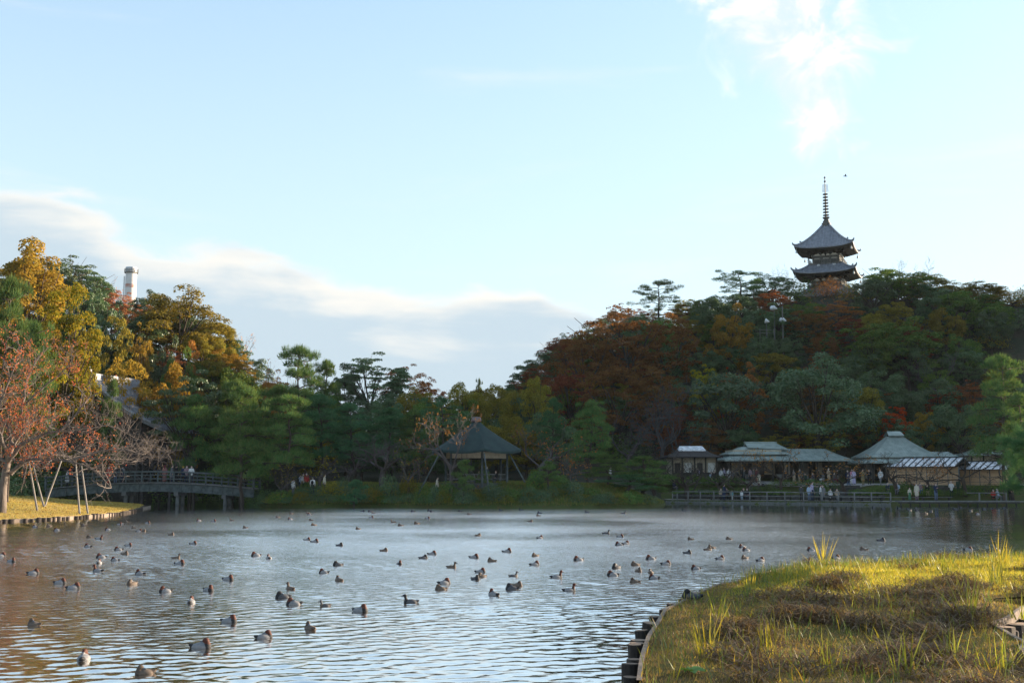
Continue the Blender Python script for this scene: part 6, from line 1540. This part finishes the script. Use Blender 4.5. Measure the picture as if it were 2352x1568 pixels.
ST, SJ, SD, SB, WJ, WC, PJ, PC, LJ, SI, LC = ('stand','coat'), ('stand','jacket'), ('stand','dress'), ('stand','bag'), ('walk','jacket'), ('walk','coat'), ('phone','jacket'), ('phone','coat'), ('lean','jacket'), ('sit','jacket'), ('lean','coat')
def crowd():
    rng = np.random.default_rng(21)
    bf = .2563
    # on the bridge
    for (zx, key, top, low, hat, rz, lab, dy) in ((605, ST,'white','black',None,1.6,'person in white coat at the left end of the bridge',0), (975, SD,'red','red',None,.3,'person in a red patterned kimono on the bridge',.3), (1035, SJ,'black','jeans blue',None,2.8,'person in black beside the red kimono on the bridge',.5), (1095, SB,'grey','navy',None,3.0,'person in grey top with dark shoulder bag on the bridge',0), (1475, SD,'rose brown','rose brown','maroon',3.1,'person with long reddish hair and rose-brown coat on the bridge',0), (1540, ST,'grey','navy',None,1.8,'person in long grey coat on the bridge',.2), (1578, SJ,'black','black',None,2.6,'person in black half hidden behind the grey coat on bridge',.7), (1640, SJ,'navy','black','yellow',2.9,'person with a yellow hat on the bridge',.4), (1672, LJ,'mauve','navy',None,.4,'person in mauve-grey top leaning on the bridge rail',-.2), (1715, LJ,'white','navy',None,.2,'person in white top leaning on the bridge rail',-.4), (2168, SJ,'navy','black',None,2.0,'person in navy at the right end of the bridge',.3), (2205, ST,'black','black',None,1.4,'person in black at the right end of the bridge',-.1)):
        Y = BY + dy * .9; X = xat(zx * bf, Y, 1090); t = min(1, max(0, (X - BX0) / BL))
        person(zx * bf, Y, key, top, low, lab, rz, 1.72 if 'yellow' not in lab else 1.66, hat, deckz(t) + .0, v=1090)
    # island
    for (zx, Y, key, top, low, hat, rz, lab) in ((466,107.2,SJ,'white','grey',None,2.5,'person in white partly behind the pine trunk'), (520,108.6,SB,'light blue','navy',None,2.0,'leftmost person of the small group among the yellow twigs, in pale blue'), (548,108.9,SJ,'white','black',None,1.0,'person in white between the blue and the red-clad on the island'), (575,108.4,SJ,'red','black',None,.5,'person in red jacket among the yellow twigs'), (628,106.4,SB,'white','dark grey','grey',3.1,'person in white with dark backpack on the island path'), (727,106.6,SJ,'cream','navy',None,1.4,'person in cream jacket standing right of the backpacker'), (1670,104.6,SJ,'cream','black',None,1.5,'person in cream jacket by the left post of the pavilion'), (2020,107.6,SI,'grey','black',None,.5,'person in grey sitting inside the pavilion'), (2085,107.2,SJ,'navy','black','navy',.6,'person in navy standing inside the pavilion'), (2160,106.6,SI,'black','dark grey',None,-.4,'person in black sitting at the right side of the pavilion')):
        person(545.5 + .2747 * zx, Y, key, top, low, lab, rz, 1.66, hat)
    # crowd in front of the tea houses
    U = [(300,'black','black','SI'),(405,'navy','grey','SI'),(490,'black','black','SJ'),(610,'dark grey','black','SJ'),(635,'grey','black','ST'),(678,'lavender','black','SJ'),(740,'navy','navy','SI'),(820,'light blue','grey','SI'),(850,'black','black','ST'),(930,'white','grey','SJ'),(965,'lavender','black','PJ'),(1012,'white','white','SD'),(1060,'grey','dark grey','SB'),(1105,'black','black','SJ'),(1150,'black','black','ST'),(1185,'dark grey','black','SJ'),(1250,'mauve','black','SJ'),(1285,'grey','brown','SJ'),(1325,'maroon','maroon','SD'),(1345,'cream','maroon','ST'),(1640,'black','brown','LJ'),(1735,'grey','beige','SD'),(1795,'dark grey','beige','PJ'),(1860,'dark green','black','SI'),(1945,'navy','navy','SI'),(2005,'black','black','SJ'),(2060,'grey','white','SI'),(2120,'beige','beige','PC'),(2180,'dark grey','maroon','SI'),(2215,'black','grey','SJ'),(2330,'navy','jeans blue','WJ')]
    KEY = dict(ST=ST, SJ=SJ, SD=SD, SB=SB, WJ=WJ, PJ=PJ, PC=PC, LJ=LJ, SI=SI)
    for i, (zx, top, low, k) in enumerate(U):
        Y = 126.0 + rng.uniform(-1.8, 2.0) - (zx - 1200) * .0016
        if zx == 2330: Y = 121.5
        lab = f'{"seated" if k == "SI" else "standing" if k != "WJ" else "walking"} person in {top}, {ordn(i)} from the left in the tea house crowd'
        person(1464.2 + .2075 * zx, Y, KEY[k], top, low, lab, rng.uniform(-2.6, 2.6), rng.uniform(1.58, 1.74), 'white' if zx == 2120 else None)
    V = [(270,120.2,'navy','jeans blue','WJ',None,'person in navy jacket and jeans walking before the pointed tea house'),(320,124.5,'pink','white','SD',None,'person in pink and white kimono by the pointed tea house'),(345,124.0,'lavender','lavender','SD',None,'person in lavender kimono by the pointed tea house'),(450,120.4,'khaki','khaki','PC',None,'person in long khaki coat raising a phone'),(525,122.5,'black','black','PJ',None,'person in black holding papers near the entrance'),(660,121.8,'white','grey','WJ',None,'person in white jacket walking towards the reed fence'),
         (740,116.8,'navy','navy','SI','white','seated person in navy with a white hat on the terrace'),(855,116.4,'light blue','grey','SI',None,'seated person in pale blue top below the reed fence'),(1120,115.6,'mauve','jeans blue','SI',None,'seated person in mauve behind the cream coat'),(1205,115.4,'black','beige','SI',None,'seated person in black with white mask right of the cherry trunk'),(1490,115.2,'white','dark green','LJ','white','person in white with a white sun hat stooping'),(1575,115.6,'dark green','dark green','SJ',None,'person in dark green beside the stooping white hat'),
         (995,111.2,'cream','green','SD','brown','child in cream top and green dress on the boardwalk'),(1080,111.0,'cream','mauve','ST',None,'person in long cream coat over mauve dress on the boardwalk'),(1305,110.9,'navy','jeans blue','PJ',None,'person in navy reading a phone on the boardwalk'),(1985,112.4,'red','black','SI',None,'seated person in red and black at the far right rail'),(2030,112.0,'light blue','grey','SI','white','seated person in pale blue with white hat at the right rail'),(2180,112.6,'black','black','LJ',None,'person in black leaning over at the far right')]
    for (zx, Y, top, low, k, hat, lab) in V:
        z = .53 if Y < 111.5 else None
        person(1894.9 + .19432 * zx, Y, KEY[k], top, low, lab, rng.uniform(-.9, .9), 1.25 if 'child' in lab else rng.uniform(1.6, 1.72), hat, z)
    W = [(955,115.9,'navy','navy','LC','person in blue standing at the fence left of the children',1.9,1.7),(1043,116.6,'teal','white','SJ','small child in teal and white behind the fence',.3,1.0),(1150,116.2,'white','light blue','SJ','small child with a pink cap behind the fence',-.3,1.0),(1172,116.9,'dark grey','black','SI','seated person in dark grey beside the child with pink cap',.2,1.65),(1210,116.7,'black','navy','SI','seated person in black with white mask behind the fence',0,1.68),(920,119.6,'beige','navy','SI','seated person in beige on the upper long bench',.3,1.66),(985,119.6,'black','black','SI','seated person in black on the upper long bench',-.2,1.68),(1810,113.6,'dark grey','black','LJ','person in dark grey at the left of the group at the fence',2.7,1.62),(1895,113.4,'light blue','jeans blue','SJ','person in pale blue in the group at the fence',2.2,1.66),(1930,113.8,'lavender','navy','SB','person in lilac carried tallest in the group at the fence',.8,1.95),(1985,113.0,'dark green','black','ST','person in long dark green coat at the fence',3.0,1.7),(2025,113.3,'white','grey','SJ','person in white right of the dark green coat',1.2,1.66),(2050,113.9,'grey','black','ST','person in grey at the right of the group at the fence',-.6,1.64),(2130,112.8,'white','black','SI','seated person in black and white on a waterside bench',.2,1.66),(2205,112.4,'beige','grey','SI','seated person in beige coat on a waterside bench',-.1,1.68),(1820,127,'white','navy','SJ','',0,1.6)]
    KEY['LC'] = LC
    for (zx, Y, top, low, k, lab, rz, h) in W[:-1]:
        person(1464.2 + .2075 * zx, Y, KEY[k], top, low, lab, rz, h, 'pink' if 'pink cap' in lab else None)
    person(1402, 117.5, SJ, 'white', 'black', 'person in white walking on the path left of the hut', 1.2, 1.68)
    # a tan tote on the upper bench
    X = xat(1680, 119.5, 1110); q = MB(); q.box((0, 0, .2), (.42, .16, .4)); q.tube(bez((-.12, 0, .4), (0, 0, .75), (.12, 0, .4), 7), .015, 5)
    tag(q.build('tote_bag', cloth('beige', CLO['beige']), None, (X, 119.5, hz(X, 119.5) + .47)), 'tan tote bag standing on the upper bench', 'bag')
    # a dark pram outside the tea house
    X = xat(1752, 123, 1105); o = thing('pram', 'dark pram standing outside the tea house', 'pram', (X, 123, hz(X, 123) + .04), .6)
    q = MB(); q.lathe([(.02, .45), (.2, .47), (.27, .6), (.28, .8), (.25, .8)], 12); q.build('seat', cloth('black', CLO['black']), o)
    q = MB(); a = np.linspace(0, math.pi * .5, 6); q.grid(np.array([[(.28 * math.cos(t) * math.cos(b) , .28 * math.sin(b) , .8 + .28 * math.sin(t) * math.cos(b)) for b in np.linspace(-1.5, 1.5, 9)] for t in a])); q.build('hood', cloth('dark grey', CLO['dark grey']), o)
    q = MB(); q.bar((-.3, -.2, .3), (.35, -.2, 1.0), .03, .03); q.bar((-.3, .2, .3), (.35, .2, 1.0), .03, .03); q.bar((.35, -.2, 1.0), (.35, .2, 1.0), .03, .03); q.build('handle_frame', BRONZE, o)
    for sx in (-1, 1):
        for sy in (-1, 1):
            q = MB(); t = np.linspace(0, 2 * math.pi, 13); q.tube(np.stack([.13 * np.cos(t), np.zeros(13), .14 + .13 * np.sin(t)], 1), .02, 5); q.build('wheel', SHOE, o, (sx * .26, sy * .22, 0))
crowd()
# ------------------------------------------------------------------ log edging of the near bank and the lawn
LOG = mat('log_side', (.055,.042,.034), .9, (.025,.02,.017), 6, .012, 25, (1, 1, .15), vary=.4)
LOGTOP = mat('log_cut_top', (.30,.21,.15), .9, (.20,.14,.10), 10, .004, 40, vary=.3)
def log_mesh(r, h0, h1, seed):
    rng = np.random.default_rng(seed); q = MB(); n = 12; a = np.arange(n) * 2 * math.pi / n; rr = r * (1 + .06 * rng.normal(size=n))
    V = [(rr[i] * k * math.cos(a[i]), rr[i] * k * math.sin(a[i]), z) for z, k in ((-h0, 1.03), (h1 - .015, 1), (h1, .94)) for i in range(n)]
    q.add(V, [(j*n+i, j*n+(i+1) % n, (j+1)*n+(i+1) % n, (j+1)*n+i) for j in range(2) for i in range(n)], 0); q.add(V[-n:], [tuple(range(n))], 1)
    return q.mesh('log', [LOG, LOGTOP])
def along(path, sp):
    path = np.asarray(path); seg = np.linalg.norm(np.diff(path, axis=0), axis=1); cum = np.concatenate([[0], np.cumsum(seg)])
    s = np.arange(sp / 2, cum[-1], sp); P = np.stack([np.interp(s, cum, path[:, 0]), np.interp(s, cum, path[:, 1])], 1)
    T = nrm(np.stack([np.interp(s + .05, cum, path[:, 0]), np.interp(s + .05, cum, path[:, 1])], 1) - P); return P, T
def log_edges():
    rng = np.random.default_rng(31); ms = [log_mesh(.14, 1.0, .40, i) for i in range(4)]
    lip = mat('edging_board', (.24,.19,.15), .9, (.15,.115,.09), 6, .006, 30)
    front = BANKS[4:4 * 11]
    P, T = along(front, .45)
    o = thing('log_edging', 'upright log posts edging the near bank along the water', 'edging', (P[0][0], P[0][1], 0))
    for (x, y), t in zip(P, T):
        n = np.array([-t[1], t[0]]); y_ = ob('log', ms[rng.integers(4)], o, (x + n[0] * .17 - P[0][0], y + n[1] * .17 - P[0][1], rng.uniform(-.20, .03)), rng.uniform(0, 6)); k = rng.uniform(.72, 1.12); y_.scale = (k, k, 1); y_.rotation_euler = (rng.normal() * .05, rng.normal() * .05, rng.uniform(0, 6))
    def board(path, o, z0=.30, z1=.455):
        path = np.asarray(path); tt = nrm(np.gradient(path, axis=0)); nn = np.stack([-tt[:, 1], tt[:, 0]], 1)
        A, B = path + nn * .035, path - nn * .035; zz = bz(path[:, 0], path[:, 1])[:, None]
        mk = lambda Q, dz: np.concatenate([Q, zz + dz], 1) - [P[0][0], P[0][1], 0]
        q = MB(); G = np.stack([mk(A, -.35), mk(A, .03), mk(B, .03), mk(B, -.1)], 1); q.grid(G); return q
    board(front, o).build('edging_board', lip, o)
    # inlet at the right
    inlet = smooth_poly(BANK, 4)[4 * 19:4 * 24]
    P2, T2 = along(inlet, .42)
    o2 = thing('log_edging', 'dark log posts round the small inlet at the right edge', 'edging', (P2[0][0], P2[0][1], 0))
    for (x, y), t in zip(P2, T2):
        n = np.array([-t[1], t[0]]); b = ob('log', ms[rng.integers(4)], o2, (x + n[0] * .2 - P2[0][0], y + n[1] * .2 - P2[0][1], rng.uniform(-.15, -.02)), rng.uniform(0, 6)); b.scale = (1.1, 1.1, 1)
    P = P2; board(inlet, o2).build('edging_board', lip, o2)
    # lawn edge: squat logs in the sun
    ms2 = [log_mesh(.14, .8, .22, 9 + i) for i in range(3)]
    le = np.array(LAWN_EDGE[1:]); P3, T3 = along(le, .52)
    o3 = thing('lawn_edging', 'row of squat logs and boards edging the sunlit lawn', 'edging', (P3[0][0], P3[0][1], 0))
    for (x, y), t in zip(P3, T3):
        if rng.random() < .12: continue
        n = np.array([t[1], -t[0]]); b = ob('log', ms2[rng.integers(3)], o3, (x + n[0] * .1 - P3[0][0], y + n[1] * .1 - P3[0][1], rng.uniform(-.05, .05)), rng.uniform(0, 6)); k = rng.uniform(.9, 1.3); b.scale = (k, k, 1)
    q = MB(); le2 = smooth_poly(le, 5)[:-5]; q.grid(np.stack([np.concatenate([le2, np.full((len(le2), 1), -.5)], 1), np.concatenate([le2, np.full((len(le2), 1), .17)], 1), np.concatenate([le2 + [-.05, .1], np.full((len(le2), 1), .20)], 1)], 1) - [P3[0][0], P3[0][1], 0]); q.build('edging_board', lip, o3)
log_edges()

# ------------------------------------------------------------------ grass, dead leaves and irises of the near bank
G_GREEN = fol('grass_fresh', [(.30,.34,.045), (.40,.39,.055), (.48,.40,.065), (.23,.28,.04)], .5, .03, .3)
G_DRY = fol('grass_dry', [(.34,.25,.10), (.27,.18,.075), (.26,.23,.065), (.20,.19,.05)], .4, .03, .3)
G_DEAD = fol('iris_dead_leaves', [(.085,.052,.03), (.15,.10,.06), (.045,.028,.018), (.30,.21,.13), (.11,.075,.045)], .3, .03, .3)
G_IRIS = fol('iris_leaf', [(.08,.16,.04), (.12,.20,.04), (.18,.24,.04), (.34,.27,.03), (.07,.14,.05)], .45, .04, .3)
G_IRIS_Y = fol('iris_leaf_yellow', [(.46,.36,.03), (.50,.27,.03), (.26,.29,.04), (.16,.22,.035)], .5, .04, .25)
def in_bank(rng, n, cond=None):
    mn, mx = BANKS.min(0), BANKS.max(0); mn = np.array([1.5, 12.5]); mx = np.array([24, 46]); P = rng.uniform(mn, mx, (n * 4, 2))
    u = P[:, 0] / P[:, 1] * S + CX
    P = P[inside(P, BANKS) & (u < 2450) & (u > 1350)]
    if cond is not None: P = P[cond(P)]
    return P[:n]
def vpix(P):  # picture height of a point on the bank, used only as a measure of distance
    return 303 + CY + S * (CAMZ - BANK_Z) / P[:, 1]
def strip_blades(P, D, L, W, rng, bend=.5, seg=4):
    """bent tapering leaves: list of quads chained, returned as an indexed mesh"""
    n = len(P); D = nrm(D); side = nrm(np.cross(D, [0, 0, 1.]) + rng.normal(size=(n, 3)) * .15); L = L * rng.uniform(.6, 1.3, (n, 1))
    hor = nrm(D * [1, 1, 0] + rng.normal(size=(n, 3)) * [.3, .3, 0] + 1e-6); V = np.zeros((n, seg + 1, 2, 3)); p = P.copy(); d = D.copy()
    b = bend * rng.uniform(.2, 1.6, (n, 1))
    for i in range(seg + 1):
        w = W * (1 - (i / seg) ** 1.8) * .5 + W * .04
        V[:, i, 0] = p - side * w; V[:, i, 1] = p + side * w
        p = p + d * L / seg; d = nrm(d + (hor * .35 + [0, 0, -1.]) * b / seg)
    V[..., 2] = np.maximum(V[..., 2], (bz(V[..., 0], V[..., 1]) + .01))
    V = V.reshape(-1, 3); k = (seg + 1) * 2; base = (np.arange(n) * k)[:, None]
    F = np.concatenate([base + np.array([[2 * i, 2 * i + 1, 2 * i + 3, 2 * i + 2]]) for i in range(seg)], 0)
    return V, F
CLUMPN = None
def mound(P):
    """where the withered iris tussocks lie (0..1)"""
    return np.clip((hn(P[:, 0] * 1.0, P[:, 1] * .62, 2.3, 5) + .35 * hn(P[:, 0], P[:, 1], 5.1, 2)) * 1.1 + .13 - ss(25, 31, P[:, 1]) * .6 - (1 - ss(.7, 1.5, seg_dist(P, BANKS[:4 * 10], False))) * 1.2, 0, 1)
def bank_plants():
    rng = np.random.default_rng(41)
    # short turf
    P = in_bank(rng, 90000); keep = rng.random(len(P)) < (1 - .75 * mound(P)); P = P[keep]
    d = np.concatenate([rng.normal(size=(len(P), 2)) * .45, np.ones((len(P), 1))], 1); P3 = np.concatenate([P, bz(P[:, 0], P[:, 1])[:, None]], 1)
    far = ss(22, 30, P[:, 1]) + rng.normal(size=len(P)) * .25
    edge = seg_dist(P, BANKS)
    h = .045 + .075 * ss(24, 33, P[:, 1]) * ss(.2, 1.2, edge)
    g = (far > .45) & (edge > .5)
    for nm, sel, m in (('turf_grass', g, G_GREEN), ('dry_turf_grass', ~g, G_DRY)):
        tag(ob(nm, qmesh(nm, blade_quads(P3[sel], d[sel], h[sel][:, None], .011, rng), m)), 'short sunlit green grass on the near bank' if sel is g else 'short dry grass on the near bank', 'grass', kind='stuff')
    # withered leaves lying in tussocks
    P = in_bank(rng, 120000); mm = mound(P); P = P[rng.random(len(P)) < mm * 1.1][:24000]
    mm = mound(P); P3 = np.concatenate([P, (bz(P[:, 0], P[:, 1]) + rng.random(len(P)) * .26 * mm)[:, None]], 1)
    a = rng.uniform(0, 6.28, len(P)); d = np.stack([np.cos(a), np.sin(a), rng.uniform(.1, .9, len(P))], 1)
    V, F = strip_blades(P3, d, .44, .017, rng, 1.3, 4)
    tag(ob('withered_leaves', gmesh('withered_leaves', V, F, G_DEAD)), 'withered brown iris leaves lying in tussocks on the bank', 'dead leaves', kind='stuff')
    # upright thin blades everywhere in the tussocks and along the far rim
    P = in_bank(rng, 60000); pr = .10 + .25 * mound(P) + .75 * np.exp(-((seg_dist(P, BANKS[4 * 9:4 * 16], False) - .9) / .9) ** 2); P = P[rng.random(len(P)) < pr * .42]
    P3 = np.concatenate([P, bz(P[:, 0], P[:, 1])[:, None]], 1); d = np.concatenate([rng.normal(size=(len(P), 2)) * .28, np.ones((len(P), 1))], 1)
    V, F = strip_blades(P3, d, .29, .015, rng, .5, 4)
    tag(ob('iris_blades', gmesh('iris_blades', V, F, G_IRIS)), 'thin upright green and yellow blades scattered over the bank', 'grass', kind='stuff')
    # single iris clumps, each leaf its own part
    spots = [(1622,1500,16,.62,G_IRIS_Y,'bright yellow-green iris clump beside the log edging'), (1768,1505,12,.60,G_IRIS_Y,'orange-tipped iris clump right of the bright yellow one'), (2040,1478,6,.36,G_IRIS_Y,'small glowing yellow iris tuft in the brown tussocks'), (2075,1560,10,.62,G_IRIS,'tall green iris clump at the bottom edge'), (2190,1520,9,.5,G_IRIS,'green iris clump in the lower middle of the bank'), (2230,1430,15,.85,G_IRIS,'tall green iris clump left of the inlet'), (2290,1345,14,.8,G_IRIS,'tall iris clump behind the inlet at right'), (1890,1300,12,.75,G_IRIS_Y,'tall yellow iris clump on the far rim of the bank'), (2170,1312,14,.6,G_IRIS,'green iris clump on the far rim near the right'), (2300,1300,18,.8,G_IRIS_Y,'tall orange-tipped iris clump on the far rim at right'), (1720,1345,9,.5,G_IRIS_Y,'sparse iris clump on the left part of the far rim'), (2300,1530,8,.5,G_IRIS,'iris clump at the lower right corner'), (1900,1550,8,.5,G_IRIS,'iris clump at the bottom between the orange and the tall one'), (1650,1420,8,.4,G_IRIS,'low iris tuft above the bright yellow clump'), (2345,1420,10,.7,G_IRIS,'iris clump at the right edge above the inlet'), (1990,1330,10,.45,G_IRIS_Y,'yellow iris tuft in the sunlit grass'), (2080,1440,8,.45,G_IRIS,'iris tuft in the middle of the tussocks'), (1960,1425,7,.4,G_IRIS,'iris tuft left of the middle tussock')]
    for (u, v, n, L, m, lab) in spots:
        b = gp(u, v, BANK_Z); b[2] = bz(b[0], b[1]); o = thing('iris', lab, 'iris plant', tuple(b), 0, 'iris clumps on the near bank')
        L *= 1.15
        for i in range(int(n * 1.7)):
            P = np.array([[rng.normal() * .10, rng.normal() * .10, 0]]); d = np.array([[P[0, 0] * 2.2 + rng.normal() * .22, rng.normal() * .25, 1.]])
            V, F = strip_blades(P + b, d, L * rng.uniform(.7, 1.1), .026, rng, .22, 5); ob('leaf', gmesh('leaf', V - b, F, m), o)
    # broad-leaved weed at the lower left corner
    b = gp(1590, 1560, BANK_Z); b[2] = bz(b[0], b[1]); o = thing('broadleaf_weed', 'broad-leaved bright green weed at the lower left of the bank', 'weed', tuple(b))
    wm = fol('weed_leaf', [(.14,.26,.05), (.10,.20,.04)], .4, .05)
    for i in range(8):
        a = i * .8 + rng.uniform(-.2, .2); L = rng.uniform(.16, .26); q = MB(); t = np.linspace(0, 1, 6)
        c = np.stack([np.cos(a) * L * t, np.sin(a) * L * t, .03 + .14 * t - .12 * t * t], 1); w = .055 * np.sin(math.pi * np.clip(t * .92 + .08, 0, 1)) + .003; sd = np.array([-math.sin(a), math.cos(a), .15])
        q.grid(np.stack([c - sd * w[:, None], c - [0, 0, .012], c + sd * w[:, None]], 1)); q.build('leaf', wm, o, smooth=True)
    # fallen leaves and turf on the sunny lawn
    n = 60000; P = rng.uniform([-48, 68], [-28, 108], (n, 2)); P = P[(~inside(P, POND)) & (P[:, 0] / P[:, 1] * S + CX > -60)]; z = HT(P[:, 0], P[:, 1]); P = P[z > .2]; z = z[z > .2]
    P3 = np.concatenate([P, z[:, None]], 1); d = np.concatenate([rng.normal(size=(len(P), 2)) * .5, np.ones((len(P), 1))], 1)
    tag(ob('lawn_grass', qmesh('lawn_grass', blade_quads(P3, d, .07, .03, rng), fol('lawn_blade', [(.46,.33,.12), (.38,.28,.09), (.34,.30,.08), (.52,.38,.16)], .4, 0, .3))), 'dry short grass of the sunlit lawn at left', 'grass', kind='stuff')
    i = rng.choice(len(P), 1800); tag(ob('fallen_leaves', qmesh('fallen_leaves', leaf_quads(P3[i] + [0, 0, .05], rng.normal(size=(len(i), 3)) * .3 + [0, 0, 1], .12, .09, rng), F_RUST)), 'fallen brown leaves strewn over the lawn', 'leaves', kind='stuff')
    # rough grass on the island bank
    n = 60000; P = rng.uniform([-27, 97], [16, 112], (n, 2)); z = HT(P[:, 0], P[:, 1]); k = z > .15; P, z = P[k], z[k]
    P3 = np.concatenate([P, z[:, None]], 1); d = np.concatenate([rng.normal(size=(len(P), 2)) * .45, np.ones((len(P), 1))], 1)
    gm = fol('bank_grass', [(.09,.14,.035), (.11,.15,.04), (.16,.16,.05), (.24,.17,.07)], .35)
    tag(ob('bank_grass', qmesh('bank_grass', blade_quads(P3, d, .26, .04, rng), gm)), 'rough grass on the island bank under the pavilion', 'grass', kind='stuff')
bank_plants()

# ------------------------------------------------------------------ thin autumn haze over the valley
def haze():
    m, N = newmat('haze_air')
    v = N.n('ShaderNodeVolumePrincipled'); v.inputs['Density'].default_value = 5e-5; v.inputs['Color'].default_value = (.72, .86, .95, 1); v.inputs['Anisotropy'].default_value = .2
    o = N.n('ShaderNodeOutputMaterial'); N.t.links.new(v.outputs[0], o.inputs['Volume'])
    q = MB(); q.box((0, 150, 28), (700, 440, 64)); tag(q.build('haze', m), 'thin pale air over the whole valley', 'haze', kind='stuff')
haze()
